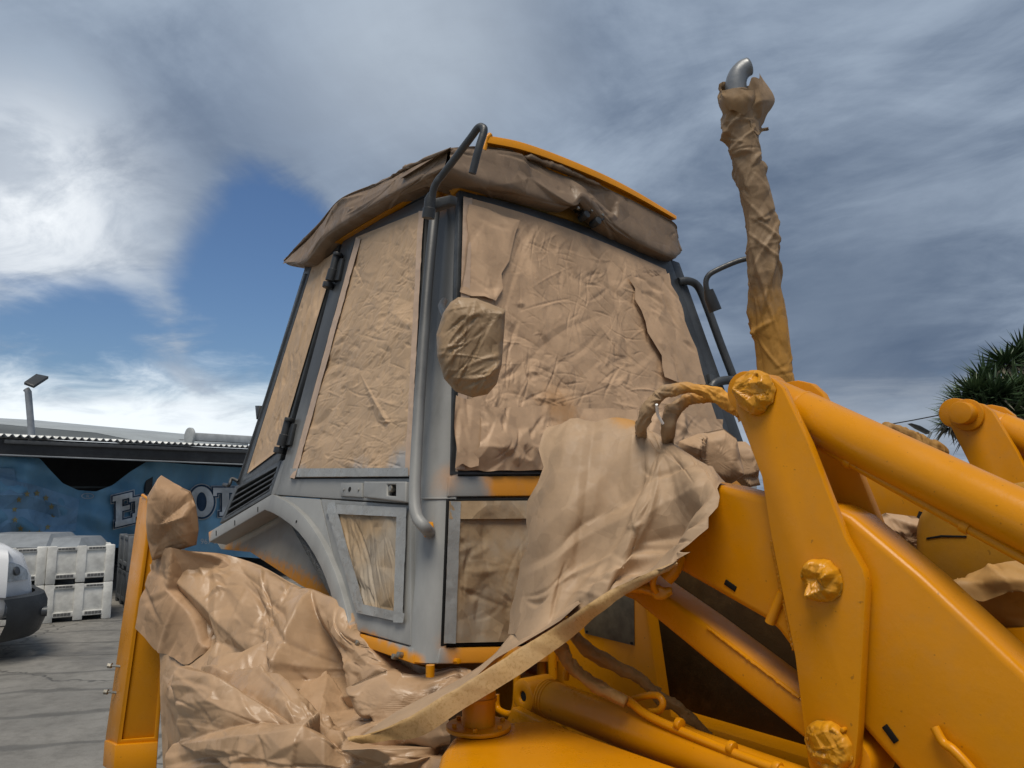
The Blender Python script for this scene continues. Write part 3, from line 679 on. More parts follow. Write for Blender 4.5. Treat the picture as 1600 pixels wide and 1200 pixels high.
# ------------------------------------------------------------------ roof
vS = corner(zt0)[1] - 0.10; uF = corner(zt0)[0] + 0.09
rb = [Vp(697, 268, vS), Vp(650, 290, vS), Vp(575, 330, vS), Vp(512, 370, vS), Vp(478, 410, vS), Vp(446, 414, vS)]
rt = [Vp(704, 234, vS + .03), Vp(640, 261, vS + .03), Vp(590, 288, vS + .03), Vp(531, 314, vS + .03), Vp(494, 357, vS + .03), Vp(443, 408, vS + .03)]
fb = [Up(697, 268, uF), Up(735, 283, uF), Up(800, 303, uF), Up(885, 326, uF), Up(908, 314, uF + .02), Up(946, 352, uF), Up(1000, 383, uF), Up(1050, 405, uF), Up(1066, 398, uF - .03)]
ft = [Up(704, 236, uF), Up(757, 236, uF - .02), Up(815, 246, uF - .02), Up(875, 266, uF - .02), Up(905, 277, uF - .02), Up(945, 296, uF - .02), Up(1000, 322, uF - .02), Up(1052, 350, uF - .02), Up(1058, 362, uF - .04)]
zr = max(p[2] for p in rt)
rc = [np.array([uF - .06, vS + .06, 0]), np.array([rt[-1][0] + .1, vS + .06, 0]), np.array([rt[-1][0] + .1, ft[-2][1] - .05, 0]), np.array([uF - .06, ft[-2][1] - .05, 0])]
zrf = min(rb[i][2] for i in range(4)) + 0.03
pyd('roof', [(*p[:2], zrf) for p in rc] + [(*(p[:2] * .9 + np.mean(rc, 0)[:2] * .1), zrf + 0.10) for p in rc], [(3, 2, 1, 0), (4, 5, 6, 7), (0, 1, 5, 4), (1, 2, 6, 5), (2, 3, 7, 6), (3, 0, 4, 7)], MY, loader)
def roof_rows(bot, top, inward, k=1.0):
    inward = np.asarray(inward, float); up = np.array([0, 0, 1.0])
    r0 = [b + inward * 0.17 + up * 0.0 for b in bot]; r1 = [b + inward * 0.03 - up * 0.012 for b in bot]
    r2 = [b - inward * 0.015 + up * 0.012 for b in bot]
    r3 = [b * 0.5 + t * 0.5 - inward * 0.012 for b, t in zip(bot, top)]
    r4 = [t + inward * 0.0 for t in top]; r5 = [t + inward * 0.04 + up * 0.004 for t in top]; r6 = [t + inward * 0.40 + up * 0.005 for t in top]
    return [r6, r5, r4, r3, r2, r1, r0]
sheet('masking_paper', roof_rows(rb, rt, (0, 1, 0)), [(0.3, 0.022, 2.5, 0.1), ('F', 25, (.15, .5), (.01, .03), .45, .15, .4), ('F', 40, (.05, .12), (.008, .02), .4, .5, 1.5)], P_ROOF, res=0.006, label='brown masking paper rolled along the cab roof edge above the door', cat='masking paper')
sheet('masking_paper', roof_rows(fb, ft, (-1, 0, 0)), [(0.25, 0.030, 1.6, 0.6), ('F', 25, (.1, .35), (.01, .03), .5, .7, .6), ('F', 40, (.05, .12), (.008, .02), .45, .5, 1.5)], P_ROOF, res=0.006, label='brown masking paper across the roof front above the windscreen, under the yellow lip', cat='masking paper')
# yellow lip over the front of the roof
lip_b = [(757, 232), (815, 244), (875, 264), (945, 292), (1000, 318), (1057, 348)]; lip_t = [(766, 211), (815, 221), (875, 242), (945, 272), (1000, 301), (1057, 336)]
bm = bmesh.new()
la = [Up(x, y, uF - .01) for x, y in lip_t]; lb = [Up(x, y, uF + .0) for x, y in lip_b]; lc = [p + np.array([-0.25, 0, -0.05]) for p in la]
La = catmull(la, 40); Lb = catmull(lb, 40); Lc = catmull(lc, 40); Le = La * 0.45 + Lb * 0.55 + np.array([-.0, 0, 0]); Lg = La * 0.5 + Lb * 0.5 + np.array([-0.035, 0, 0])
rowsl = [Lc, La + np.array([-.03, 0, .003]), La + np.array([-.006, 0, 0]), La + np.array([0, 0, -.006]), Le, Lg, Lb + np.array([-.04, 0, 0])]
vv = np.concatenate(rowsl); ff = grid_faces(40, len(rowsl))
visor = autosmooth(pyd('roof_lip', vv, ff, MY, loader), 40)
tube('lip_end', [Up(766, 211, uF - .02), Up(760, 216, uF - .02), Up(756, 236, uF - .02)], 0.012, MY, loader, 10)

# ================================================================== paper on the windows
def quad(fn, tl, tr, br, bl, o=0.01, n=2):
    g = []
    for j in range(n + 1):
        t = j / n; a = np.array(tl) * (1 - t) + np.array(bl) * t; b = np.array(tr) * (1 - t) + np.array(br) * t
        g.append([fn(*(a * (1 - i / n) + b * i / n), o) for i in range(n + 1)])
    return g
def fn2c(fn, c):                          # the middle of the window a strip belongs to
    cand = np.array([(595, 550), (930, 540), (850, 890)] if c[1] < 1100 else [(595, 550)])
    cand = cand[:1] if fn is S else cand[1:]
    return cand[np.argmin(np.linalg.norm(cand - c, axis=1))]
def tapes(parent_o, fn, pts, width, mat, o=0.013):
    """tape strips along the edges, parts of the sheet they hold"""
    c = np.mean(pts, 0); inv = parent_o.matrix_world.inverted() @ VM
    if len(pts) == 2: c = fn2c(fn, c)
    for i in range(len(pts) if len(pts) > 2 else 1):
        a, b = np.array(pts[i]), np.array(pts[(i + 1) % len(pts)])
        d = (b - a) / np.linalg.norm(b - a); nn = np.array([-d[1], d[0]]); nn *= np.sign((c - a) @ nn)
        v, f = sheet_geo([[fn(*a, o), fn(*b, o)], [fn(*(a + nn * width), o + .0015), fn(*(b + nn * width), o + .0015)]], [(0.05, 0.0022), (0.02, 0.001)], 0.006, 0)
        v = [tuple(inv @ Vector(p)) for p in v]
        pyd('tape', v, f, mat, parent_o, True)

# windscreen: an arched base sheet and smaller patches over it
top = [(724, 307), (801, 328), (885, 356), (963, 387), (1040, 421)]; botw = [(713, 735), (820, 735), (925, 734), (1035, 733), (1146, 732)]
g = [[Fp(*(np.array(a) * (1 - t) + np.array(b) * t), 0.012) for a, b in zip(top, botw)] for t in np.linspace(0, 1, 5)]
ws_ = sheet('masking_paper', g, [(0.24, 0.012, 1.5, 0.5), ('F', 170, (.04, .16), (.008, .025), .30, -.35, 1.5), ('F', 60, (.12, .4), (.02, .06), .16, .3, 1.5), ('F', 260, (.05, .22), (.004, .010), .40, .2, 1.6)], P_WIND, res=0.0031, pin=0.05, label='large wrinkled brown paper sheet masking the cab windscreen', cat='masking paper')
tapes(ws_, Fp, [(724, 309), (713, 733)], 14, P_TAPEK, 0.020)
sheet('masking_paper', quad(Fp, (735, 318), (812, 345), (776, 470), (718, 455), 0.027, 3), [(0.2, 0.008), ('F', 120, (.05, .2), (.008, .03), .25, .9, 1.5)], P_WIND, res=0.006, edge=0.008, pin=0.02, label='smooth pale paper patch on the upper left corner of the windscreen', cat='masking paper')
sheet('masking_paper', quad(Fp, (985, 432), (1046, 424), (1102, 605), (1042, 590), 0.030, 3), [(0.14, 0.010, 2.0, 1.2), ('F', 160, (.05, .2), (.01, .03), .4, 1.2, .7)], P_WIND, res=0.006, edge=0.012, label='torn paper patch on the right side of the windscreen', cat='masking paper')
sheet('masking_paper', [[Fp(750, 637, .03), Fp(870, 634, .03), Fp(1000, 640, .03), Fp(1130, 655, .03)], [Fp(752, 690, .045), Fp(870, 690, .05), Fp(1000, 690, .05), Fp(1135, 690, .04)], [Fp(714, 735, .02), Fp(870, 735, .02), Fp(1000, 734, .02), Fp(1142, 733, .02)]],
      [(0.10, 0.014), ('F', 260, (.05, .16), (.01, .03), .5, .3, 1.5)], P_WIND, res=0.005, edge=0.003, label='crumpled paper strip folded along the bottom of the windscreen', cat='masking paper')
sheet('masking_paper', quad(Fp, (712, 618), (752, 630), (748, 728), (709, 730), 0.034, 2), [(0.06, 0.006, 3.0, 1.5), ('F', 300, (.05, .2), (.008, .02), .5, 1.5, .4)], P_WIND, res=0.005, edge=0.005, label='narrow creased paper strip at the lower left windscreen edge below the mirror', cat='masking paper')
# door window
dp = [(556, 371), (662, 328), (639, 745), (453, 746)]
dsh = sheet('masking_paper', quad(S, *dp, 0.012, 3), [(0.2, 0.012, 2.2, 0.3), ('F', 620, (.025, .09), (.006, .016), .26, -.6, .9), ('F', 60, (.1, .3), (.02, .05), .2, -.5, .8), ('F', 300, (.05, .2), (.004, .009), .35, -.2, .5)], P_DOOR, res=0.0033, pin=0.035, label='finely wrinkled paper on the door window with grey primer along its bottom', cat='masking paper')
tapes(dsh, S, [(556, 371), (453, 746)], 8, P_TAPEK, 0.018)
tapes(dsh, S, [(454, 745), (638, 744)], 13, P_TAPE, 0.019)
tapes(dsh, S, [(662, 330), (640, 743)], 8, P_TAPEK, 0.018)
# rear side window
qp = [(487, 418), (527, 392), (435, 703), (386, 740)]
sheet('masking_paper', quad(S, *qp, 0.008, 3), [(0.16, 0.014, 3.5, 1.35), ('F', 300, (.04, .14), (.008, .025), .3, 1.2, .7), ('F', 30, (.2, .5), (.03, .06), .4, 1.4, .2)], P_DOOR, res=0.005, pin=0.03, label='paper on the narrow rear side window left of the door hinges', cat='masking paper')
# lower door window
lp = [(508, 787), (635, 793), (629, 973), (556, 957)]
lsh = sheet('masking_paper', quad(S, *inset(lp, 0.96), 0.012, 2), [('F', 260, (.10, .30), (.007, .018), .45, 1.57, .22), (0.1, 0.008)], P_LOW, res=0.0035, label='vertically creased paper on the small lower door window', cat='masking paper')
tapes(lsh, S, lp, 15, P_TAPE, 0.020)
# lower front window
fp_ = [(702, 783), (1000, 781), (1000, 998), (694, 1005)]
fsh = sheet('masking_paper', quad(Fp, *fp_, 0.008, 3), [(0.16, 0.009), ('F', 200, (.05, .2), (.008, .03), .3, .8, 1.5)], P_LOW, res=0.005, pin=0.03, label='brown paper on the lower front window beside the grey pillar', cat='masking paper')
tapes(fsh, Fp, [(702, 783), (694, 1005)], 18, P_TAPE, 0.016)
tapes(fsh, Fp, [(702, 783), (1000, 781)], 28, P_LOW, 0.016)

# mirror bag
mb = [(716, 464), (745, 466), (790, 484), (787, 530), (784, 570), (776, 600), (762, 616), (738, 621), (712, 612), (694, 592), (683, 556), (682, 522), (692, 490), (704, 472)]
MD = 2.16
nm = -rayl(735, 540); nm /= np.linalg.norm(nm)
mcap = pillow('mirror_bag', [Dl(x, y, MD) for x, y in mb], nm, 0.055, [(0.075, 0.016), ('F', 1000, (.05, .22), (.004, .010), 1.0, .75, .7)], paper_mat('kraft_paper_mirror', (0.30, 0.20, 0.11), rough=0.5, fs=1.8, facet=1.5), back=0.8, res=0.0024, label='round mirror head bagged in crumpled brown paper beside the front pillar', cat='paper bag')
tube('mirror_stalk', [Dl(700, 500, 2.22), Dl(690, 480, 2.32), Dl(694, 470, 2.45)], 0.011, MFRM, loader, 10, 12)

# ================================================================== exhaust
EX = 2.9
exp = [(1216, 606), (1212, 560), (1204, 500), (1196, 440), (1189, 390), (1184, 345), (1176, 300), (1167, 255), (1161, 215), (1155, 175), (1151, 146)]
exr = [27, 26.5, 25.5, 25, 25.5, 26, 26, 23.5, 24, 22.5, 22]
tube('exhaust_pipe', [Dl(1216, 760, EX), Dl(1216, 606, EX), Dl(1161, 215, EX), Dl(1151, 150, EX)], 0.032, MSTEEL, loader, 20)
wrap_tube('masking_paper', [Dl(x, y, EX) for x, y in exp], [r * EX / FPX for r in exr], [(0.13, 0.026, 1.8, 1.3), (0.06, 0.008), ('F', 260, (.06, .25), (.007, .018), .8, 1.2, 1.3), ('F', 25, (.2, .5), (.012, .02), .8, 1.5, .3)], P_EXH, res=0.0042, label='tall exhaust stack wrapped in crumpled brown paper', cat='masking paper')
# bare elbow tip
ec = [Dl(1151, 152, EX), Dl(1150, 140, EX), Dl(1150, 129, EX), Dl(1154, 117, EX - .0), Dl(1162, 108, EX), Dl(1170, 104, EX)]
ev, ef = tube_geo(catmull(ec, 16), np.linspace(0.042, 0.034, 16), 24, False)
tip = pyd('exhaust_tip', ev, ef, plain_mat('grey_exhaust_steel', (0.20, 0.21, 0.22), 0.4, metal=0.4), loader, True); md_ = tip.modifiers.new('thick', 'SOLIDIFY'); md_.thickness = 0.004
# torn collar and flap at the top of the wrap
col_ = []
for r, yy, rr in ((0, 172, 26), (1, 152, 31), (2, 136, 30)):
    row = []
    for k in range(13):
        a = 2 * math.pi * k / 12; cc = Dl(1153 + (rr) * math.cos(a) * 1.0, yy + 5 * math.sin(a) + (4 * math.sin(3 * a) if r == 2 else 0), EX - 0.075 * math.sin(a) * rr / 28)
        row.append(cc)
    col_.append(row)
sheet('masking_paper', col_, [(0.07, 0.012), ('F', 500, (.04, .1), (.008, .02), .7, .8, 1.5)], P_EXH, res=0.005, edge=0.008, label='bunched paper collar round the top of the exhaust stack', cat='masking paper')
sheet('masking_paper', [[Dl(1166, 140, EX - .05), Dl(1178, 124, EX - .02), Dl(1190, 121, EX + .04)], [Dl(1172, 165, EX - .05), Dl(1192, 158, EX - .03), Dl(1212, 155, EX + .05)], [Dl(1178, 195, EX - .04), Dl(1190, 192, EX), Dl(1200, 186, EX + .04)], [Dl(1186, 215, EX - .02), Dl(1189, 214, EX), Dl(1197, 206, EX + .03)]],
      [(0.07, 0.014), ('F', 400, (.04, .12), (.008, .02), .6, .8, 1.5)], P_EXH, res=0.005, edge=0.012, label='loose torn paper flap hanging at the exhaust top', cat='masking paper')

# ================================================================== loader arms
V0 = 0.26
def smooth_poly(pts): return pts
plate_px = [(1150, 640), (1147, 618), (1152, 598), (1166, 588), (1184, 585), (1205, 590), (1222, 606), (1262, 690), (1320, 840), (1348, 890), (1353, 912), (1341, 1140), (1336, 1195), (1322, 1222), (1298, 1232), (1276, 1222), (1263, 1195), (1242, 1026), (1205, 840), (1190, 745)]
arm_px = [(900, 730), (1000, 737), (1127, 759), (1186, 775), (1250, 782), (1300, 790), (1330, 806), (1440, 899), (1600, 1049), (1720, 1170), (1900, 1420), (1700, 1560), (1480, 1290), (1400, 1200), (1344, 1136), (1290, 1080), (1239, 1020), (1215, 987), (1200, 972), (1066, 895), (960, 838), (900, 810)]
link_px = [(940, 880), (985, 893), (1089, 967), (1249, 1090), (1330, 1150), (1330, 1215), (1260, 1158), (1110, 1038), (990, 939), (935, 915)]
def off(pts, dv=0.0, dz=0.0): return [np.asarray(p) + np.array([0, dv, dz]) for p in pts]
plate = [Vp(x, y, V0) for x, y in plate_px]
arm = [Vp(x, y, V0 + 0.035) for x, y in arm_px]
cyl_ax = [((1190, 616), 30), ((1258, 639), 33), ((1500, 765), 39.5)]
VCY = V0 + 0.095
def pipe_pts(px): return [Vp(x, y, VCY - 0.02) for x, y in px]
def arm_set(dv, dz, far):
    la_ = prism('loader_arm', off(arm, dv, dz), (0, 0.115, 0), MY, loader, 0.018, 3)
    for k, th_ in ((0, 0.026), (1, 0.026)):
        prism('lever_plate', off(plate, dv + k * 0.165, dz), (0, th_, 0), MY, loader, 0.003)
    c0 = Vp(1185, 614, VCY) + np.array([0, dv, dz]); c1 = Vp(1500, 766, VCY) + np.array([0, dv, dz]); d = (c1 - c0) / np.linalg.norm(c1 - c0)
    r = 0.056
    tc_ = tube('tilt_cylinder', [c0 + d * 0.03, c0 + d * 0.04, c0 + d * 0.125, c0 + d * 0.13, c0 + d * 1.4], [r * 0.8, r * 0.93, r * 0.96, r, r], MY, loader, 40, straight=True)
    tube('seam_ring', [c0 + d * 0.127, c0 + d * 0.133], r * 1.006, MY, tc_, 40, straight=True)
    axis_cyl('cylinder_eye', c0, (0, 1, 0), 0.05, 0.12, MY, tc_, 28)
    p0 = Vp(1230, 668, VCY - 0.02) + np.array([0, dv, dz]); p1 = Vp(1420, 774, VCY - 0.02) + np.array([0, dv, dz]); p2 = Vp(1600, 873, VCY - 0.02) + np.array([0, dv, dz]); dd = (p2 - p1) / np.linalg.norm(p2 - p1)
    tube('hydraulic_pipe', [p0, p0 * 0.4 + p1 * 0.6, p1, p2, p2 + dd * 0.6], 0.0105, MY, loader, 12, 30)
    for (x, y, rr) in ((1180, 612, 0.036), (1285, 907, 0.034), (1295, 1165, 0.036)):
        pc = Vp(x, y, V0) + np.array([0, dv, dz])
        axis_cyl('pivot_pin', pc + np.array([0, -0.008 if not far else -0.03, 0]), (0, 1, 0), rr if far else rr * 0.6, 0.02 if not far else 0.06, MY, loader, 28)
        if far: axis_cyl('pin_collar', pc + np.array([0.0, -0.006, -0.004]), (0, 1, 0), rr * 1.45, 0.012, MY, loader, 28)
    return la_
near_arm = arm_set(0, 0, False)
far_arm = arm_set(1.15, 0.015, True)
# lower link of the near arm
prism('lower_link', [Vp(x, y, V0 + 0.045) for x, y in link_px], (0, 0.11, 0), MY, loader, 0.012, 3)
prism('lower_link', off([Vp(x, y, V0 + 0.045) for x, y in link_px], 1.15, 0), (0, 0.11, 0), MY, loader, 0.012, 2)
for x0, y0, x1, y1 in ((1132, 909, 1149, 921), (1381, 1134, 1400, 1160)):
    a, b = Vp(x0, y0, V0 + 0.032), Vp(x1, y1, V0 + 0.032); dd = (b - a) / np.linalg.norm(b - a); pp = np.array([-dd[2], 0, dd[0]]) * 0.007
    prism('slot', [a + pp, b + pp, b - pp, a - pp], (0, 0.004, 0), MINT, near_arm, 0.0015)
tube('weld_pipe', [Vp(1223, 925, V0 + 0.03), Vp(1208, 960, V0 + 0.03), Vp(1203, 973, V0 + 0.03)], 0.012, MY, near_arm, 10)
tube('hydraulic_pipe', [Vp(1460, 1136, V0 + .022), Vp(1474, 1160, V0 + .02), Vp(1490, 1172, V0 + .016), Vp(1520, 1205, V0 + .015), Vp(1560, 1260, V0 + .015)], 0.009, MY, near_arm, 10, 20)
# weld bead along the link ridge
rng = np.random.default_rng(4)
wl = [Vp(1089 + (1249 - 1089) * t, 968 + (1091 - 968) * t, V0 + 0.043) + rng.normal(0, 0.0006, 3) for t in np.linspace(0.1, 1, 60)]
tube('weld_seam', wl, 0.003, MY, loader, 6)
# cross tube between the arms, beyond the frame
tube('cross_tube', [arm[9] + np.array([0, 0.05, -0.1]), arm[9] + np.array([0, 1.2, -0.1])], 0.06, MY, loader, 20)
axis_cyl('pivot_hub', Vp(1345, 1180, V0 + 0.08), (0, 1, 0), 0.05, 0.1, MY, loader)

# lift ram low on the near side
VR = V0 + 0.0
r0 = Vp(838, 1084, VR); r1 = Vp(1045, 1162, VR); d = (r1 - r0) / np.linalg.norm(r1 - r0)
ram = tube('lift_ram', [r0 + d * 0.035, r0 + d * 0.05, r0 + d * 1.3], [0.046, 0.054, 0.054], MY, loader, 36, straight=True)
axis_cyl('ram_eye', r0, (0, 1, 0), 0.052, 0.11, MY, ram, 30, 0.008, hole=0.014)
tube('ram_eye_bore', [r0 + np.array([0, -.05, 0]), r0 + np.array([0, .05, 0])], 0.0135, MSEAL, ram, 14)
for k in range(3): tube('seam_ring', [r0 + d * (0.052 + .012 * k), r0 + d * (0.056 + .012 * k)], 0.0555, MY, ram, 36, straight=True)
tube('hydraulic_pipe', [Vp(965, 1085, VR - .03), Vp(985, 1097, VR - .03), Vp(1020, 1122, VR - .03), Vp(1130, 1170, VR - .03), Vp(1240, 1212, VR - .03), Vp(1330, 1250, VR - .03)], 0.011, MY, ram, 12, 40)
tube('pipe_bracket', [Vp(990, 1092, VR), Vp(1010, 1087, VR), Vp(1028, 1087, VR), Vp(1036, 1098, VR), Vp(1030, 1110, VR), Vp(1015, 1112, VR)], 0.009, MY, ram, 10, 24)
tube('hose_union', [Vp(884, 1062, VR), Vp(886, 1048, VR), Vp(895, 1043, VR), Vp(905, 1052, VR)], 0.010, MY, ram, 10, 14)

# loader tower and chassis behind
VT = 0.55
tower = prism('loader_tower', [Vp(x, y, VT) for x, y in ((845, 860), (985, 850), (1003, 900), (1030, 1090), (1040, 1230), (850, 1230))], (0, 0.05, 0), MY, loader, 0.006)
MPL = plain_mat('grey_data_plate', (0.11, 0.095, 0.06), 0.55, var=0.3, scale=20)
dpl = prism('data_plate', [Vp(x, y, VT - .004) for x, y in ((905, 925), (990, 918), (991, 1009), (914, 990))], (0, 0.003, 0), MPL, tower, 0.001)
for x, y in ((987, 1005), (917, 987)): axis_cyl('rivet', Vp(x, y, VT - .006), (0, 1, 0), 0.004, 0.006, MSEAL, dpl, 10, 0)
boxo('chassis', -2.4, 2.7, 0.62, 1.35, 0.45, 1.0, MY, loader, 0.02)
MENG = paint_mat('dark_engine_paint', (0.055, 0.030, 0.008), 0.6, 0, 0.3, 0.4)  # dark brown coat for the engine block and panel
boxo('engine_block', 0.15, 2.1, 0.70, 1.25, 0.9, 1.5, MENG, loader, 0.03)
boxo('engine_panel', 0.30, 0.32, 0.64, 0.9, 0.8, 1.5, MENG, loader, 0.003)
for (x, y0, y1) in ((845, 1000, 1100), (862, 1000, 1060)):
    tube('bracket_tube', [Vp(x, y0, 0.5), Vp(x + 2, y1, 0.5)], 0.016, MY, loader, 10)
tube('frame_loop', [Vp(775, 1085, 0.3), Vp(778, 1108, 0.3), Vp(798, 1116, 0.3), Vp(806, 1100, 0.3), Vp(808, 1040, 0.3)], 0.012, MY, loader, 10, 24)
prism('chassis_rail', [Vp(x, y, 0.15) for x, y in ((800, 1105), (1040, 1225), (1180, 1300), (1150, 1330), (790, 1128))], (0, 0.03, 0), MY, loader, 0.005)
# hydraulic tank with its filler neck
ZT = Zp(760, 1150, 0.0)[2]
ztk = Dl(750, 1148, 2.02)[2]
tk = [Zp(x, y, ztk) for x, y in ((688, 1172), (705, 1148), (760, 1128), (850, 1122), (1120, 1215), (1010, 1300), (660, 1290))]
tank = prism('hydraulic_tank', tk, (0, 0, -0.45), MY, loader, 0.03, 4)
nc = Zp(748, 1140, ztk); 
tube('filler_neck', [nc + np.array([0, 0, -.01]), nc + np.array([0, 0, 0.10]), nc + np.array([0.0, 0, 0.115])], [0.044, 0.046, 0.04], MY, tank, 24)
axis_cyl('neck_flange', nc + np.array([0, 0, 0.008]), (0, 0, 1), 0.088, 0.012, MY, tank, 32)
for k in range(6): a = k * math.pi / 3 + .3; axis_cyl('bolt', nc + np.array([0.07 * math.cos(a), 0.07 * math.sin(a), 0.018]), (0, 0, 1), 0.007, 0.01, MY, tank, 6, 0.001)
tube('neck_clip', [nc + np.array([0, 0, .075]), nc + np.array([0, 0, .085])], 0.049, MY, tank, 24, straight=True)

# bonnet between the arms, worn old yellow
MOLD = paint_mat('worn_old_yellow', (0.42, 0.20, 0.015), 0.45, 0.1, 0.12, 0.3)
VB = 0.62
bn = [Vp(x, y, VB) for x, y in ((1425, 830), (1428, 805), (1455, 775), (1640, 745), (1760, 930), (1560, 1010), (1424, 900))]
bonnet = prism('bonnet', bn, (0, 0.66, 0), MOLD, loader, 0.03, 4)
prism('panel_groove', [Vp(x, y, VB - .002) for x, y in ((1447, 840), (1470, 836), (1510, 837), (1510, 840), (1470, 839.5), (1447, 843))], (0, 0.004, 0), MSEAL, bonnet, 0.001)
prism('side_panel', [Vp(x, y, VB - 0.06) for x, y in ((1500, 985), (1620, 980), (1760, 1100), (1640, 1150))], (0, 0.03, 0), MY, loader, 0.006)
axis_cyl('bolt', Vp(1563, 1003, VB - 0.065), (0, 1, 0), 0.016, 0.02, MY, loader, 6, 0.002)

# small hardware: weld beads, grease nipples, clamps
def bead(pts, r, parent, n=60, seed=0):
    rg_ = np.random.default_rng(seed); P = catmull(pts, n) + rg_.normal(0, r * 0.12, (n, 3)); rr_ = r * (1 + 0.22 * np.sin(np.arange(n) * 2.1) + rg_.normal(0, .08, n))
    v, f = tube_geo(P, rr_, 7); return pyd('weld_seam', v, f, MY, parent, True)
bead([Vp(x, y, V0 + 0.030) for x, y in ((1206, 845), (1222, 925), (1240, 1015))], 0.0045, near_arm, 70, 1)
bead([Vp(x, y, V0 + 0.030) for x, y in ((1322, 845), (1351, 895), (1354, 930), (1348, 1040), (1342, 1130))], 0.0045, near_arm, 110, 2)
for x, y in ((1176, 646), (1262, 932), (1318, 1140)):
    axis_cyl('grease_nipple', Vp(x, y, V0 - 0.006), (0, 1, 0), 0.005, 0.014, MY, loader, 8, 0.001)
for t in (0.30, 0.62, 0.9):
    c_ = Vp(985 + 255 * t, 1097 + 115 * t, VR - .03); axis_cyl('pipe_clamp', c_, Vp(1240, 1212, VR - .03) - Vp(985, 1097, VR - .03), 0.0155, 0.016, MY, ram, 12)
for t in (0.25, 0.75):
    c_ = Vp(1235 + 365 * t, 672 + 201 * t, VCY - 0.02); axis_cyl('pipe_clamp', c_, Vp(1600, 873, VCY - .02) - Vp(1235, 672, VCY - .02), 0.0145, 0.018, MY, loader, 12)
for (x, y, v_) in ((868, 1010, .54), (880, 1120, .54), (1000, 1110, .54), (1015, 1180, .54)):
    axis_cyl('bolt', Vp(x, y, v_), (0, 1, 0), 0.013, 0.02, MY, tower, 6, 0.002)

# ================================================================== paper caps on the near pins
def pin_cap(x, y, r, label):
    c = Vp(x, y, V0 - 0.004); th = np.linspace(0, 2 * math.pi, 22, endpoint=False)
    rg = np.random.default_rng(int(x)); out = [c + r * (1 + rg.normal(0, 0.035)) * np.array([math.cos(t), 0, math.sin(t)]) for t in th]
    pillow('pin_cap', out, (0, -1, 0), 0.026, [(0.03, 0.022), (0.013, 0.007), ('F', 2500, (.02, .06), (.002, .005), .7, .7, 1.6)], P_YEL, back=0.05, res=0.0018, label=label, cat='paper cap', group='paper caps on the near pins')
pin_cap(1181, 612, 0.052, 'crumpled yellow paper cap on the top pin of the near lever plate')
pin_cap(1285, 907, 0.046, 'crumpled yellow paper cap on the middle pin of the near lever plate')
pin_cap(1294, 1166, 0.052, 'crumpled yellow paper cap on the bottom pin of the near lever plate')

# ================================================================== wrapped hoses
HL = [(0.035, 0.010, 1.3, 0.9), (0.015, 0.003), ('F', 2200, (.03, .10), (.003, .006), .8, 1.5, .6)]
def hose(px, rad, mat, label, layers=HL):
    wrap_tube('wrapped_hose', [Dl(*p) for p in px], rad, layers, mat, res=0.0026, label=label, cat='hose', group='paper wrapped hydraulic hoses')
hose([(1162, 652, 2.05), (1150, 638, 2.05), (1125, 620, 2.06), (1095, 609, 2.08), (1060, 607, 2.10), (1030, 620, 2.12), (1010, 645, 2.13), (1003, 670, 2.17), (1000, 700, 2.32)], [.013, .017, .016, .018, .019, .019, .018, .017, .017], P_HOSE, 'outer paper wrapped hose arching over to the near lever plate')
hose([(1120, 622, 2.12), (1095, 618, 2.13), (1070, 626, 2.14), (1052, 645, 2.15), (1046, 670, 2.15), (1044, 712, 2.26)], [.014, .016, .018, .018, .017, .016], P_HOSE, 'inner paper wrapped hose curving beneath the outer arching hose')
hose([(858, 985, 2.12), (872, 1005, 2.10), (890, 1035, 2.07), (915, 1060, 2.04), (945, 1080, 2.01), (978, 1098, 1.98)], [.017, .019, .019, .018, .018, .016], P_HOSED, 'wrapped hose running down onto the lift ram pipe')
hose([(880, 970, 2.25), (900, 1000, 2.22), (930, 1025, 2.2), (975, 1048, 2.17), (1010, 1068, 2.14), (1040, 1095, 2.12), (1075, 1118, 2.1), (1110, 1148, 2.1)], [.016, .018, .018, .017, .016, .016, .013, .010], P_HOSED, 'wrapped hose sagging below the data plate behind the lift ram')
hose([(1336, 770, 2.15), (1350, 790, 2.15), (1372, 812, 2.16), (1395, 835, 2.17)], [.016, .018, .017, .014], P_YEL, 'yellow sprayed wrapped hose between the two arms')
hose([(1385, 668, 2.35), (1410, 678, 2.4), (1440, 692, 2.45), (1475, 708, 2.5)], [.018, .021, .021, .018], P_HOSED, 'wrapped hose above the tilt cylinder leading to the far plate')
tube('cable_tie', [Dl(1026, 632, 2.09), Dl(1028, 648, 2.11), Dl(1036, 662, 2.12)], 0.004, plain_mat('white_plastic', (0.75, 0.75, 0.73), 0.4, bmp=0), loader, 8, 10)
tube('hose_tail', [Dl(1040, 905, 1.98), Dl(1052, 890, 1.98), Dl(1060, 870, 2.0)], 0.02, MY, loader, 12, 12)
tube('hose_clip', [Dl(1025, 925, 1.96), Dl(1020, 912, 1.95), Dl(1026, 895, 1.95), Dl(1036, 892, 1.95)], 0.008, MY, loader, 10, 16)
wrap_tube('wrapped_hose', [Dl(968, 918, 2.03), Dl(1000, 920, 2.0), Dl(1030, 925, 1.98), Dl(1050, 924, 1.97)], [.014, .016, .014, .008], HL, P_YEL, res=0.004, label='short yellow sprayed hose end at the lower link top', cat='hose', group='paper wrapped hydraulic hoses')

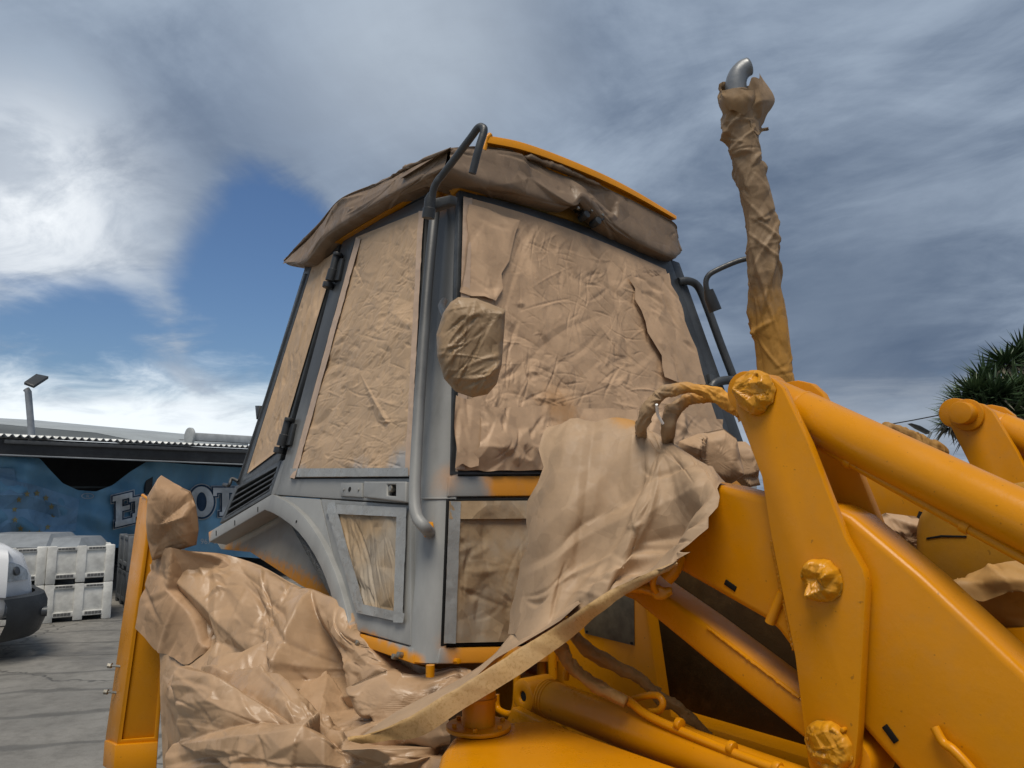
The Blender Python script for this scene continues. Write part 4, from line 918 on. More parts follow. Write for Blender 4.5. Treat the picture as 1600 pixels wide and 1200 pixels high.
# ================================================================== big drape in front of the cab
dr = [
 [(856, 668, 2.44), (915, 664, 2.42), (978, 655, 2.40), (1012, 668, 2.28), (1050, 690, 2.22), (1085, 715, 2.14), (1120, 742, 2.04)],
 [(848, 672, 2.36), (912, 672, 2.31), (975, 666, 2.27), (1010, 685, 2.18), (1052, 706, 2.10), (1090, 732, 2.02), (1127, 757, 1.94)],
 [(839, 730, 2.28), (900, 730, 2.22), (962, 732, 2.15), (1005, 742, 2.09), (1050, 752, 2.02), (1088, 765, 1.95), (1123, 776, 1.90)],
 [(828, 800, 2.24), (885, 800, 2.15), (945, 802, 2.08), (990, 806, 2.04), (1035, 806, 1.98), (1072, 808, 1.92), (1106, 817, 1.87)],
 [(813, 880, 2.24), (862, 880, 2.12), (915, 872, 2.05), (965, 866, 2.0), (1010, 860, 1.95), (1050, 852, 1.90), (1084, 850, 1.86)],
 [(802, 945, 2.24), (842, 945, 2.10), (885, 930, 2.0), (930, 914, 1.95), (980, 898, 1.91), (1030, 882, 1.88), (1066, 868, 1.85)],
 [(792, 995, 2.24), (822, 1003, 2.06), (868, 980, 1.95), (915, 948, 1.89), (965, 918, 1.86), (1015, 895, 1.84), (1056, 876, 1.83)]]
for i_, r_ in enumerate(dr):
    k_ = min(1.0, max(0.0, (i_ - 0.5) / 3)); dr[i_] = [(x, y, d + k_ * o_) for (x, y, d), o_ in zip(r_, (0.0, -.035, .03, -.03, .005, -.045, -.04))]
drape = sheet('masking_paper', [[Dl(*p) for p in r] for r in dr], [('F', 16, (.3, .8), (.018, .045), .55, 1.75, .35), (0.26, 0.055, 1.7, -0.9), (0.10, 0.010), ('F', 90, (.06, .22), (.007, .02), .75, -.5, 1.3), ('F', 12, (.3, .7), (.03, .07), .7, -.8, .4)], P_DRAPE, res=0.0042, edge=0.014, pin=0.07, label='large brown paper sheet draped over the tower in front of the cab', cat='masking paper')
SEED[0] -= 1
def child_sheet(parent_o, name, ctrl, layers, mat, **kw):
    v, f = sheet_geo([[Dl(*p) for p in r] for r in ctrl], layers, **kw); inv = parent_o.matrix_world.inverted() @ VM
    return pyd(name, [tuple(inv @ Vector(p)) for p in v], f, mat, parent_o, True)
tail_u = [(543, 1152, 1.92), (620, 1130, 1.92), (690, 1091, 1.92), (755, 1048, 1.93), (815, 1012, 1.96), (868, 980, 1.95), (915, 948, 1.86), (965, 918, 1.86), (1015, 895, 1.80), (1056, 876, 1.79)]
tail_m = [(x + 3, y + 5, d - .006) for x, y, d in tail_u]
tail_l = [(568, 1162, 1.925), (650, 1158, 1.91), (722, 1113, 1.91), (795, 1070, 1.92), (848, 1034, 1.94), (890, 1003, 1.93), (930, 967, 1.86), (975, 932, 1.855), (1022, 906, 1.80), (1060, 886, 1.79)]
tail_l = [(a[0] * .1 + b[0] * .9, a[1] * .1 + b[1] * .9, b[2]) for a, b in zip(tail_u, tail_l)]
child_sheet(drape, 'curled_edge', [tail_u, tail_m, tail_l], [(0.14, 0.012), (0.05, 0.004), (0.015, 0.001)], P_SPECK, res=0.005)
tail_b = [(560, 1150, 2.05), (625, 1112, 2.1), (700, 1070, 2.15), (760, 1025, 2.2), (808, 985, 2.2), (850, 965, 2.1), (900, 935, 2.0)]
child_sheet(drape, 'tail_sheet', [tail_b, [(a[0] * .5 + b[0] * .5, a[1] * .5 + b[1] * .5 + 2, a[2] * .5 + b[2] * .5) for a, b in zip(tail_b, tail_u)], [(p[0], p[1], p[2] + .004) for p in tail_u[:7]]], [(0.16, 0.014), ('F', 80, (.06, .25), (.012, .04), .4, .2, .9)], P_DRAPE, res=0.006)

# wrapped block behind the drape, below the far pillar
pillow('masking_paper', [Dl(x, y, 2.55) for x, y in ((1062, 690), (1090, 678), (1130, 670), (1150, 685), (1158, 740), (1130, 765), (1080, 750), (1055, 725))], nm, 0.07, [(0.11, 0.075), (0.05, 0.012), ('F', 130, (.06, .25), (.012, .035), .55, .6, 1.5)], P1, res=0.006, label='paper wrapped block behind the drape, below the far windscreen corner', cat='masking paper')
pillow('masking_paper', [Dl(x, y, 2.75) for x, y in ((1135, 690), (1165, 690), (1180, 720), (1184, 758), (1160, 760), (1140, 740))], nm, 0.06, [(0.07, 0.05), ('F', 200, (.05, .15), (.01, .03), .6, .6, 1.5)], P1, res=0.006, label='dark crumpled paper wad wedged between wrapped block and lever plate', cat='masking paper')
# papers between the arms
pillow('masking_paper', [Dl(x, y, 1.95) for x, y in ((1352, 815), (1385, 802), (1428, 806), (1440, 825), (1430, 855), (1445, 895), (1400, 880), (1362, 835))], nm, 0.05, [(0.06, 0.06), ('F', 400, (.05, .15), (.01, .03), .6, .6, 1.5)], P1, res=0.005, label='crumpled paper wad between the near arm and the worn bonnet', cat='masking paper')
sheet('masking_paper', [[Dl(1500, 905, 1.70), Dl(1535, 887, 1.68), Dl(1562, 878, 1.66), Dl(1625, 884, 1.62)], [Dl(1490, 912, 1.68), Dl(1535, 905, 1.64), Dl(1580, 902, 1.60), Dl(1640, 908, 1.57)], [Dl(1478, 918, 1.68), Dl(1535, 932, 1.64), Dl(1590, 930, 1.60), Dl(1650, 945, 1.56)]], [(0.09, 0.018), (0.04, 0.007), (0.015, 0.002)], paper_mat('kraft_paper_bonnet', (0.40, 0.225, 0.07)), res=0.005, edge=0.01, label='yellow stained paper flap folded over the bonnet edge at the right', cat='masking paper')
sheet('masking_paper', [[Dl(1478, 916, 1.71), Dl(1545, 922, 1.67), Dl(1600, 925, 1.63), Dl(1660, 935, 1.60)], [Dl(1510, 950, 1.70), Dl(1560, 955, 1.66), Dl(1610, 955, 1.63), Dl(1660, 960, 1.59)], [Dl(1535, 985, 1.69), Dl(1580, 986, 1.65), Dl(1620, 986, 1.62), Dl(1660, 990, 1.58)]], [(0.12, 0.012, 3, 0.1), (0.04, 0.004)], paper_mat('kraft_paper_bonnet_low', (0.44, 0.20, 0.025)), res=0.005, label='yellow sprayed paper sheet hanging below the bonnet flap', cat='masking paper')
tube('bonnet_edge_tear', [Dl(1440, 800, 2.06), Dl(1432, 822, 2.06), Dl(1427, 845, 2.06), Dl(1428, 872, 2.06), Dl(1436, 890, 2.05)], 0.007, MSEAL, loader, 8, 20)

# ================================================================== stabiliser leg at the rear
SD = 3.55
fA = [Dl(236, 776, SD), Dl(275, 778, SD), Dl(246, 1160, SD), Dl(182, 1165, SD)]
back = Dl(218, 776, SD + 0.16) - Dl(236, 776, SD); bck = Dl(164, 1156, SD + .16) - Dl(182, 1165, SD)
bm = bmesh.new()
fr = [bm.verts.new(tuple(p)) for p in fA]; bk = [bm.verts.new(tuple(fA[0] + back)), bm.verts.new(tuple(fA[1] + back)), bm.verts.new(tuple(fA[2] + bck)), bm.verts.new(tuple(fA[3] + bck))]
bm.faces.new(fr); bm.faces.new(bk[::-1])
for i in range(4): j = (i + 1) % 4; bm.faces.new((fr[i], bk[i], bk[j], fr[j]))
bevel_bm(bm, 0.006)
leg = autosmooth(bm_obj('stabiliser_leg', bm, MY, loader))
ring('leg_channel', [Dl(x, y, SD - .012) for x, y in ((236, 778), (276, 779), (247, 1160), (182, 1165))], [Dl(x, y, SD - .012) for x, y in ((241, 785), (271, 785), (241, 1152), (190, 1156))], (Dl(236, 776, SD) - Dl(236, 776, SD - .012)), MY, leg, 0.003)
sh0 = [Dl(163, 1156, SD + .13), Dl(180, 1164, SD - .03), Dl(247, 1159, SD - .03), Dl(247, 1150, SD + .15)]
prism('leg_shoe', sh0, (0, 0, -0.12), MY, leg, 0.006)
boxo('leg_inner', *(lambda c: (c[0] - .05, c[0] + .05, c[1] - .05, c[1] + .05, 0.06, c[2] - .1))(np.mean(sh0, 0)), MSTEEL, leg)
boxo('foot_pad', *(lambda c: (c[0] - .22, c[0] + .22, c[1] - .2, c[1] + .2, 0.004, 0.06))(np.mean(sh0, 0)), MY, leg, 0.015)
for y in (1041, 1082):
    t = (y - 780) / (1156 - 780); x = 218 + (164 - 218) * t
    p = Dl(x + 16, y + 1, SD + .1); q = Dl(x - 6, y - 1, SD + .1)
    tube('bolt', [p, q], 0.006, MBOLT, leg, 8); tube('bolt_head', [q, q + (q - p) * 0.25], 0.013, MBOLT, leg, 6)
tube('leg_edge', [Dl(223, 774, SD + .12), Dl(232, 780, SD + .05), Dl(231, 835, SD + .02)], 0.008, MY, leg, 8)
# rear frame that carries the legs
cN = np.mean(sh0, 0)
boxo('rear_frame', cN[0] - .12, cN[0] + .12, cN[1] + .2, cN[1] + 2.0, 0.55, 1.0, MY, loader, 0.015)

# wheels
MTYRE = plain_mat('tyre_rubber', (0.022, 0.021, 0.020), 0.75, var=0.3, bmp=0.4); 
def wheel(c, r, wdt):
    e = empty('wheel', (0, 0, 0)); e.parent = loader; e.location = tuple(c)
    prof = [(0.55, -.5), (0.75, -.52), (0.93, -.5), (0.99, -.42), (1.0, 0), (0.99, .42), (0.93, .5), (0.75, .52), (0.55, .5)]
    k = 48; v = [(r * p * math.cos(2 * math.pi * i / k), wdt * q, r * p * math.sin(2 * math.pi * i / k)) for (p, q) in prof for i in range(k)]
    ty = pyd('tyre', v, grid_faces(k, len(prof), True), MTYRE, e, True)
    for i in range(22):
        a = 2 * math.pi * i / 22
        for s in (-1, 1):
            P = [(r * 1.035 * math.cos(a + d), s * y * wdt, r * 1.035 * math.sin(a + d)) for (d, y) in ((0, 0.02), (0.07, 0.02), (0.20, 0.49), (0.13, 0.49))]
            Q = [(p[0] * .95, p[1], p[2] * .95) for p in P]
            pyd('lug', P + Q, [(0, 1, 2, 3), (7, 6, 5, 4), (0, 4, 5, 1), (1, 5, 6, 2), (2, 6, 7, 3), (3, 7, 4, 0)], MTYRE, ty)
    v2 = [(r * p * math.cos(2 * math.pi * i / k), wdt * q, r * p * math.sin(2 * math.pi * i / k)) for (p, q) in [(.56, -.45), (.5, -.40), (.46, -.15), (.2, -.10), (.18, -.2), (.02, -.2)] for i in range(k)]
    pyd('rim', v2, grid_faces(k, 6, True), MY, e, True)
cw = Dl(470, 1150, 3.2); cwv = cw[1] + .22; wheel((cw[0], cwv, 0.5), 0.48, 0.36)
wheel((cw[0], 2 * VC - cwv, 0.5), 0.48, 0.36)
wheel((2.3, 0.0, 0.44), 0.42, 0.30); wheel((2.3, 1.7, 0.44), 0.42, 0.30)
tube('axle', [(cw[0], cwv + .1, 0.5), (cw[0], 2 * VC - cwv - .1, 0.5)], 0.10, MY, loader, 18)
tube('axle', [(2.3, 0.1, 0.44), (2.3, 1.6, 0.44)], 0.08, MY, loader, 18)

# ================================================================== papers over the rear wheel and the leg
pC = [
 [(232, 858, 3.62), (300, 862, 3.55), (350, 866, 3.45), (405, 884, 3.4), (455, 912, 3.25), (518, 948, 3.05), (545, 992, 2.85), (600, 1012, 2.72), (660, 1040, 2.6), (735, 1046, 2.5)],
 [(240, 910, 3.5), (300, 912, 3.42), (352, 905, 3.38), (405, 915, 3.22), (460, 940, 3.1), (518, 968, 2.95), (560, 1002, 2.8), (610, 1024, 2.68), (668, 1050, 2.56), (738, 1060, 2.46)],
 [(246, 970, 3.42), (300, 972, 3.3), (350, 965, 3.24), (400, 975, 3.08), (455, 990, 2.98), (515, 1005, 2.88), (565, 1028, 2.76), (620, 1042, 2.64), (675, 1062, 2.52), (740, 1075, 2.42)],
 [(250, 1040, 3.36), (300, 1040, 3.2), (350, 1035, 3.12), (400, 1040, 2.98), (455, 1048, 2.9), (515, 1055, 2.82), (570, 1068, 2.72), (625, 1075, 2.6), (680, 1085, 2.5), (742, 1095, 2.42)],
 [(252, 1110, 3.30), (300, 1110, 3.12), (350, 1105, 3.05), (400, 1105, 2.92), (455, 1110, 2.86), (515, 1115, 2.8), (570, 1122, 2.72), (625, 1125, 2.62), (680, 1130, 2.54), (742, 1130, 2.46)],
 [(258, 1260, 3.25), (305, 1260, 3.08), (352, 1260, 3.0), (400, 1260, 2.9), (455, 1260, 2.84), (515, 1260, 2.8), (570, 1260, 2.74), (625, 1260, 2.66), (680, 1260, 2.6), (742, 1260, 2.52)]]
CRB = [(0.18, 0.13, 1.5, 1.2), (0.075, 0.014), ('F', 40, (.12, .45), (.012, .04), .75, 1.1, 1.0), ('F', 70, (.05, .15), (.007, .015), .6, .9, 1.5)]
sheet('masking_paper', [[Dl(*p) for p in r] for r in pC], CRB, P_FLOOR, res=0.0065, pin=0.12, label='crumpled brown paper hanging below the wheel arch between rear leg and cab', cat='masking paper')
pD = [
 [(318, 1048, 2.98), (345, 1036, 2.98), (400, 1034, 2.95), (455, 1045, 2.9), (505, 1062, 2.85), (545, 1078, 2.8), (600, 1078, 2.7), (650, 1082, 2.6), (705, 1092, 2.5)],
 [(300, 1065, 2.85), (340, 1055, 2.78), (400, 1058, 2.70), (455, 1068, 2.62), (505, 1084, 2.58), (545, 1102, 2.55), (600, 1096, 2.45), (650, 1098, 2.38), (700, 1106, 2.32)],
 [(284, 1100, 2.80), (335, 1098, 2.62), (395, 1105, 2.52), (455, 1115, 2.44), (505, 1128, 2.42), (545, 1140, 2.42), (600, 1132, 2.32), (650, 1130, 2.26), (700, 1135, 2.22)],
 [(272, 1150, 2.76), (330, 1155, 2.54), (395, 1160, 2.44), (455, 1168, 2.36), (505, 1172, 2.34), (545, 1178, 2.34), (600, 1172, 2.26), (650, 1168, 2.2), (695, 1168, 2.18)],
 [(262, 1230, 2.74), (325, 1235, 2.52), (392, 1240, 2.40), (455, 1245, 2.33), (505, 1245, 2.31), (545, 1245, 2.3), (600, 1240, 2.22), (650, 1235, 2.18), (690, 1235, 2.16)],
 [(255, 1420, 2.74), (320, 1430, 2.52), (392, 1440, 2.40), (455, 1445, 2.33), (505, 1445, 2.31), (545, 1445, 2.3), (600, 1440, 2.24), (650, 1430, 2.22), (690, 1420, 2.2)]]
sheet('masking_paper', [[Dl(*p) for p in r] for r in pD], [(0.17, 0.13, 1.4, 0.5), (0.07, 0.014, 1.3, -0.5), ('F', 40, (.12, .45), (.012, .04), .75, .6, 1.5), ('F', 90, (.05, .15), (.007, .015), .6, .9, 1.5)], P_FLOOR, res=0.0055, edge=0.008, label='shiny crumpled brown paper bulging over the rear wheel at the bottom of the picture', cat='masking paper')
pillow('masking_paper', [Dl(x, y, 2.5) for x, y in ((540, 1075), (600, 1050), (660, 1055), (720, 1045), (770, 1060), (740, 1090), (690, 1115), (620, 1120), (560, 1110))], nm, 0.10, [(0.07, 0.07, 2.0, 0.2), ('F', 90, (.08, .3), (.008, .02), .6, .2, .6)], P_FLOOR, res=0.005, label='bunched paper tucked under the cab front corner', cat='masking paper')
pB = [
 [(233, 846, 3.47), (262, 858, 3.44), (300, 864, 3.42), (345, 868, 3.42), (388, 896, 3.42)],
 [(222, 890, 3.46), (258, 900, 3.38), (300, 905, 3.36), (345, 908, 3.34), (378, 918, 3.36)],
 [(210, 940, 3.46), (250, 950, 3.35), (295, 955, 3.32), (335, 955, 3.30), (356, 948, 3.32)],
 [(201, 984, 3.46), (238, 1013, 3.38), (272, 1025, 3.32), (306, 1036, 3.26), (338, 975, 3.30)]]
sheet('masking_paper', [[Dl(*p) for p in r] for r in pB], [(0.2, 0.08, 1.8, -0.3), ('F', 40, (.1, .35), (.01, .03), .5, -.3, 1.2), ('F', 35, (.05, .12), (.008, .02), .4, .5, 1.5)], P_POST, res=0.006, edge=0.004, label='brown paper sheet with a pointed corner taped to the yellow rear leg', cat='masking paper')
pillow('masking_paper', [Dl(x, y, 3.46) for x, y in ((236, 770), (252, 743), (270, 754), (297, 768), (306, 790), (309, 830), (306, 852), (272, 862), (240, 876), (231, 842))], nm, 0.09, [(0.11, 0.075), ('F', 50, (.08, .3), (.01, .03), .6, .9, 1.5), ('F', 60, (.05, .12), (.008, .02), .4, .5, 1.5)], P_POST, res=0.006, label='brown paper hood over the top of the yellow rear leg', cat='masking paper')

# ================================================================== background
MSHED = plain_mat('dark_shed_steel', (0.030, 0.031, 0.033), 0.6, var=0.3, scale=2)
MZINC = plain_mat('galvanised_sheet', (0.34, 0.36, 0.37), 0.45, metal=0.3, var=0.15, scale=2)
MGREY = plain_mat('light_grey_roof', (0.30, 0.33, 0.34), 0.55, var=0.1, scale=1)
def bd(x): return 11.6 + 3.4 * x / 385.0                      # view depth of the shed front
def eave(x): return 683 + 24 * x / 385.0
zE = Wd(150, eave(150), bd(150))[2]
pL, pR = Wd(-160, eave(-160), bd(-160)), Wd(640, eave(640), bd(640))
pL[2] = zE; pR[2] = zE
ax = (pR - pL)[:2]; LEN = np.linalg.norm(ax); ax = ax / LEN; ay = np.array([-ax[1], ax[0]])          # ay: away from the camera
if ay[1] < 0: ay = -ay
SHR = math.atan2(ax[1], ax[0])
shed = empty('open_shed', (pL[0], pL[1], 0), SHR, label='dark open shed with corrugated roof edge behind the blue banner', cat='shed')
nn_ = int(LEN / 0.018); xs = np.linspace(0, LEN, nn_); pitch_c = 0.105
zz_ = 0.022 * np.sin(2 * math.pi * xs / pitch_c)
cv = [(x, -0.18, zE + z) for x, z in zip(xs, zz_)] + [(x, 6.0, zE + 0.35 + z) for x, z in zip(xs, zz_)]
cr_ = pyd('corrugated_roof', cv, [(i, i + 1, nn_ + i + 1, nn_ + i) for i in range(nn_ - 1)], MZINC, shed, True)
sld = cr_.modifiers.new('thick', 'SOLIDIFY'); sld.thickness = 0.008
boxo('fascia_beam', 0, LEN, -0.10, -0.02, zE - 0.30, zE - 0.05, MSHED, shed)
boxo('gutter', 1.2, 5.4, -0.16, -0.105, zE - 0.12, zE - 0.06, plain_mat('weathered_gutter', (0.075, 0.078, 0.08), 0.6), shed, 0.01)
tube('rail', [(0, -0.13, zE - 0.27), (5.6, -0.13, zE - 0.33)], 0.012, MZINC, shed, 8)
boxo('back_wall', 0, LEN, 5.8, 5.9, 0, zE + .3, MSHED, shed); boxo('end_wall', LEN, LEN + 0.1, 0, 5.9, 0, zE, MSHED, shed)
for k in range(6): boxo('post', 0.6 + k * 3.0, 0.72 + k * 3.0, 0.55, 0.67, 0, zE - 0.3, MSHED, shed)
for k in range(10): boxo('hanger', 5.9 + k * 0.55, 5.93 + k * 0.55, -0.13, -0.105, zE - 0.30, zE - 0.13, MZINC, shed, 0.002)
for k in range(3): boxo('shelf_rail', 2.2, 6.5, 1.2, 1.26, zE - .75 - .16 * k, zE - .72 - .16 * k, plain_mat('rail_grey', (0.10, 0.11, 0.11), 0.6), shed, 0.002)
DX = float((Wd(252, 692, bd(252) + 1.2) - pL)[:2] @ ax)
boxo('roof_duct', DX + .04, LEN, 0.9, 1.1, zE + 0.13, zE + 0.28, plain_mat('pale_duct', (0.36, 0.38, 0.39), 0.5), shed, 0.02)
axis_cyl('duct_end', (DX, 1.0, zE + 0.205), (1, 0, 0), 0.17, 0.05, plain_mat('pale_duct_end', (0.34, 0.36, 0.36), 0.5), shed, 20)
# pale roof of the building behind
hb_ = empty('warehouse', (0, 0, 0), 0, label='pale low warehouse roof rising behind the shed at the left', cat='warehouse')
q = [Wd(-250, 640, 24), Wd(150, 676, 26), Wd(222, 690, 27), Wd(222, 697, 27), Wd(150, 688, 26), Wd(-250, 668, 24)]
prism('roof', q, (1.0, 8.0, 0.4), MGREY, hb_, 0.02)
q2 = [Wd(-250, 666, 24.1), Wd(215, 696, 27.1)]; q2 = q2 + [np.array([q2[1][0], q2[1][1], 0]), np.array([q2[0][0], q2[0][1], 0])]
prism('wall', q2, (0.9, 7.5, 0), plain_mat('warehouse_wall', (0.25, 0.26, 0.26), 0.7), hb_, 0)

# banner
def banner_mat():
    m, t, b = mat_new('blue_banner'); v = ocoord(t)
    n = t.noise(v, 0.9, 5, 0.6); n2 = t.noise(t.mapping(v, scale=(6, 6, 0.8)), 2.0, 5, 0.6)
    c = t.mix(t.ramp(n, 0.3, 0.7), (0.105, 0.265, 0.42), (0.17, 0.36, 0.52))
    c = t.mix(t.ramp(n2, 0.45, 0.75, 0, 0.4), c, (0.15, 0.27, 0.36))
    t.set(b.inputs['Base Color'], c); b.inputs['Roughness'].default_value = 0.6
    bump(t, b, n2, 0.2, 0.03); return m
def fold(px, py): return 0.05 * math.sin(px * 0.11 + 0.6 * math.sin(py * 0.05)) + 0.09 * math.sin(px * 0.035 + py * 0.03) + 0.05 * math.sin(py * 0.13 - px * 0.04) * (1 if px < 240 else 0.2)
def Bn(px, py, o=0.0): return Wd(px, py, bd(px) - 0.35 + 1.0 * fold(px, py) - o)
tops = [(-160, 700), (-60, 706), (20, 712), (62, 716), (78, 734), (98, 755), (122, 766), (150, 768), (176, 758), (202, 738), (228, 722), (250, 722), (300, 726), (385, 731), (500, 738)]
bx = np.linspace(-160, 500, 190); ty_ = np.interp(bx, [p[0] for p in tops], [p[1] for p in tops])
bv = []; nb_ = 44
for j in range(nb_):
    t = j / (nb_ - 1)
    for x, y0 in zip(bx, ty_):
        y1 = 842 + 0.075 * x; sag = 0.0
        bv.append(Bn(x, y0 + (y1 - y0) * t + 0.0))
banner = free('banner', bv, grid_faces(len(bx), nb_), banner_mat(), True, True, label='faded blue printed banner sagging along the shed front', cat='banner')
binv = Matrix.Translation(-banner.location)
MWHT = plain_mat('banner_white', (0.50, 0.52, 0.53), 0.6, var=0.25, scale=3); MLBL = plain_mat('banner_light_blue', (0.17, 0.31, 0.46), 0.6, var=0.3, scale=1.5); MGLD = plain_mat('banner_gold', (0.30, 0.25, 0.11), 0.6, var=0.3, scale=3); MDBL = plain_mat('banner_dark_blue', (0.012, 0.045, 0.10), 0.6)
def decal(name, poly, mat, o, hole=None):
    """flat print on the cloth, tessellated so that it follows the folds"""
    bm = bmesh.new()
    vs_ = [bm.verts.new((x, y, 0)) for x, y in poly]; es_ = [bm.edges.new((vs_[i], vs_[(i + 1) % len(vs_)])) for i in range(len(vs_))]
    if hole:
        hv = [bm.verts.new((x, y, 0)) for x, y in hole]; es_ += [bm.edges.new((hv[i], hv[(i + 1) % len(hv)])) for i in range(len(hv))]
    bmesh.ops.triangle_fill(bm, use_beauty=True, edges=es_)
    bmesh.ops.subdivide_edges(bm, edges=bm.edges[:], cuts=3, use_grid_fill=True)
    for v_ in bm.verts: v_.co = Vector(Bn(v_.co.x, v_.co.y, o)) - banner.location
    return bm_obj(name, bm, mat, banner)
decal('flag_panel', [(-90, 728), (22, 732), (26, 752), (48, 756), (124, 780), (118, 830), (60, 838), (-90, 838)], MLBL, 0.02)
for k in range(12):
    a = 2 * math.pi * k / 12 + .2; sx_, sy_ = 52 + 30 * math.cos(a), 802 + 32 * math.sin(a)
    decal('star', [(sx_ + (5.4 if i % 2 == 0 else 2.4) * math.sin(math.pi * i / 5), sy_ - (5.8 if i % 2 == 0 else 2.5) * math.cos(math.pi * i / 5)) for i in range(10)], MGLD, 0.04)
def letter(poly, hole=None, g=1.2):
    c = np.mean(poly, 0)
    decal('letter_outline', poly, MWHT, 0.03, hole)
def grow(poly, d):
    P = np.array(poly, float); n_ = len(P); out = []
    area = 0.5 * sum(P[i][0] * P[(i + 1) % n_][1] - P[(i + 1) % n_][0] * P[i][1] for i in range(n_)); sg = 1 if area > 0 else -1
    for i in range(n_):
        e0 = P[i] - P[i - 1]; e1 = P[(i + 1) % n_] - P[i]; n0 = np.array([e0[1], -e0[0]]) / (np.linalg.norm(e0) + 1e-9); n1 = np.array([e1[1], -e1[0]]) / (np.linalg.norm(e1) + 1e-9)
        m_ = n0 + n1; m_ /= max(0.5, (m_ @ m_) / 2) if (m_ @ m_) > 1e-6 else 1
        out.append(tuple(P[i] + sg * d * m_))
    return out
def bxs(*r): return [[(x0, y0), (x1, y0), (x1, y1), (x0, y1)] for x0, y0, x1, y1 in r]
LET = [(bxs((181, 778, 191, 822), (176, 776, 207, 784), (190, 795, 203, 802), (180, 816, 212, 825), (202, 776, 207, 791), (207, 810, 212, 825)), 0.24, 176),
       (bxs((211, 784, 221, 812), (233, 784, 242, 812), (214, 809, 239, 821), (207, 781, 225, 787), (229, 781, 246, 787)), 0.20, 190),
       (bxs((254, 768, 264, 810), (250, 766, 278, 773), (276, 769, 284, 786), (262, 784, 280, 791), (270, 790, 282, 811), (250, 805, 270, 811)), 0.0, 250),
       (bxs((333, 762, 372, 770), (347, 768, 358, 806), (343, 800, 362, 806), (333, 762, 339, 775), (366, 762, 372, 775)), 0.0, 333)]
O_o = [(315 + 19 * math.cos(a), 784 + 24 * math.sin(a)) for a in np.linspace(0, 2 * math.pi, 28, endpoint=False)]
O_i = [(315 + 8 * math.cos(a), 784 + 15 * math.sin(a)) for a in np.linspace(0, 2 * math.pi, 28, endpoint=False)]
T_ = [(333, 762), (372, 762), (372, 774), (367, 774), (366, 769), (358, 769), (358, 801), (362, 801), (362, 806), (343, 806), (343, 801), (347, 801), (347, 769), (339, 769), (338, 774), (333, 774)]
for polys, shr, x0_ in LET:
    for o_, g_, m__, nm_ in ((0.035, 3.2, MWHT, 'letter_outline'), (0.065, 2.0, MDBL, 'letter_gap'), (0.095, 0.0, MWHT, 'letter')):
        for i_, q_ in enumerate(polys):
            decal(nm_, [(x, y - shr * (x - x0_)) for x, y in grow(q_, g_)] if g_ else [(x, y - shr * (x - x0_)) for x, y in q_], m__, o_ + i_ * 0.002)
decal('letter_outline', [(315 + 23.5 * math.cos(a), 784 + 28.5 * math.sin(a)) for a in np.linspace(0, 2 * math.pi, 28, endpoint=False)], MWHT, 0.035)
decal('letter_gap', [(315 + 22 * math.cos(a), 784 + 27 * math.sin(a)) for a in np.linspace(0, 2 * math.pi, 28, endpoint=False)], MDBL, 0.065)
decal('letter', O_o, MWHT, 0.095, O_i)
# registered mark: a ring with a letter
decal('mark_ring', [(137 + 10 * math.cos(a), 775 + 4.6 * math.sin(a)) for a in np.linspace(0, 2 * math.pi, 20, endpoint=False)], MWHT, 0.03, [(137 + 8.6 * math.cos(a), 775 + 3.6 * math.sin(a)) for a in np.linspace(0, 2 * math.pi, 20, endpoint=False)])
def text_decal(txt, px, py, hpx, dx=1.0, slope=0.0):
    cu = bpy.data.curves.new('phone_number', 'FONT'); cu.body = txt; cu.size = 1.0; cu.resolution_u = 3
    tmp = bpy.data.objects.new('tmp', cu); COL.objects.link(tmp); dg = bpy.context.evaluated_depsgraph_get()
    me = bpy.data.meshes.new_from_object(tmp.evaluated_get(dg)); bpy.data.objects.remove(tmp)
    for v_ in me.vertices:
        x, y = px + v_.co.x * hpx / 0.7 * dx, py - v_.co.y * hpx / 0.7 + slope * v_.co.x * hpx
        v_.co = Vector(Bn(x, y, 0.03)) - banner.location
    return mesh_obj('lettering', me, MWHT, banner)
text_decal('967 573 4', 313, 850, 8.5, 0.95, -0.02)
text_decal('R', 134.6, 777.6, 4.8, 1.3)

# yard lamp
MPOLE = plain_mat('grey_pole', (0.26, 0.28, 0.30), 0.45, metal=0.2)
LD = 13.5
lp0 = Wd(48, 682, LD); lamp = empty('yard_lamp', (lp0[0], lp0[1], 0), 0, label='flat panel flood lamp on a grey pole above the shed roof', cat='yard lamp')
lo = np.array([lp0[0], lp0[1], 0])
tube('pole', [(0.05, 0, 0.0), Wd(50, 684, LD) - lo, Wd(44, 612, LD) - lo, Wd(41, 608, LD) - lo], 0.055, MPOLE, lamp, 12)
lh = [Wd(37, 601, LD - .15) - lo, Wd(53, 607, LD - .15) - lo, Wd(76, 592, LD + .25) - lo, Wd(56, 588, LD + .25) - lo]
head = prism('lamp_head', lh, (0, 0, 0.05), MBLK, lamp, 0.01)
MLED = plain_mat('led_module', (0.45, 0.45, 0.36), 0.3)
for i in range(2):
    for j in range(3):
        a0, a1 = 0.1 + i * 0.42, 0.46 + i * 0.42; b0, b1 = 0.14 + j * 0.26, 0.36 + j * 0.26
        P = [lh[0] * (1 - a) * (1 - b) + lh[1] * a * (1 - b) + lh[2] * a * b + lh[3] * (1 - a) * b - np.array([0, 0, 0.006]) for a, b in ((a0, b0), (a1, b0), (a1, b1), (a0, b1))]
        prism('led_module', P, (0, 0, 0.004), MLED, head, 0.001)

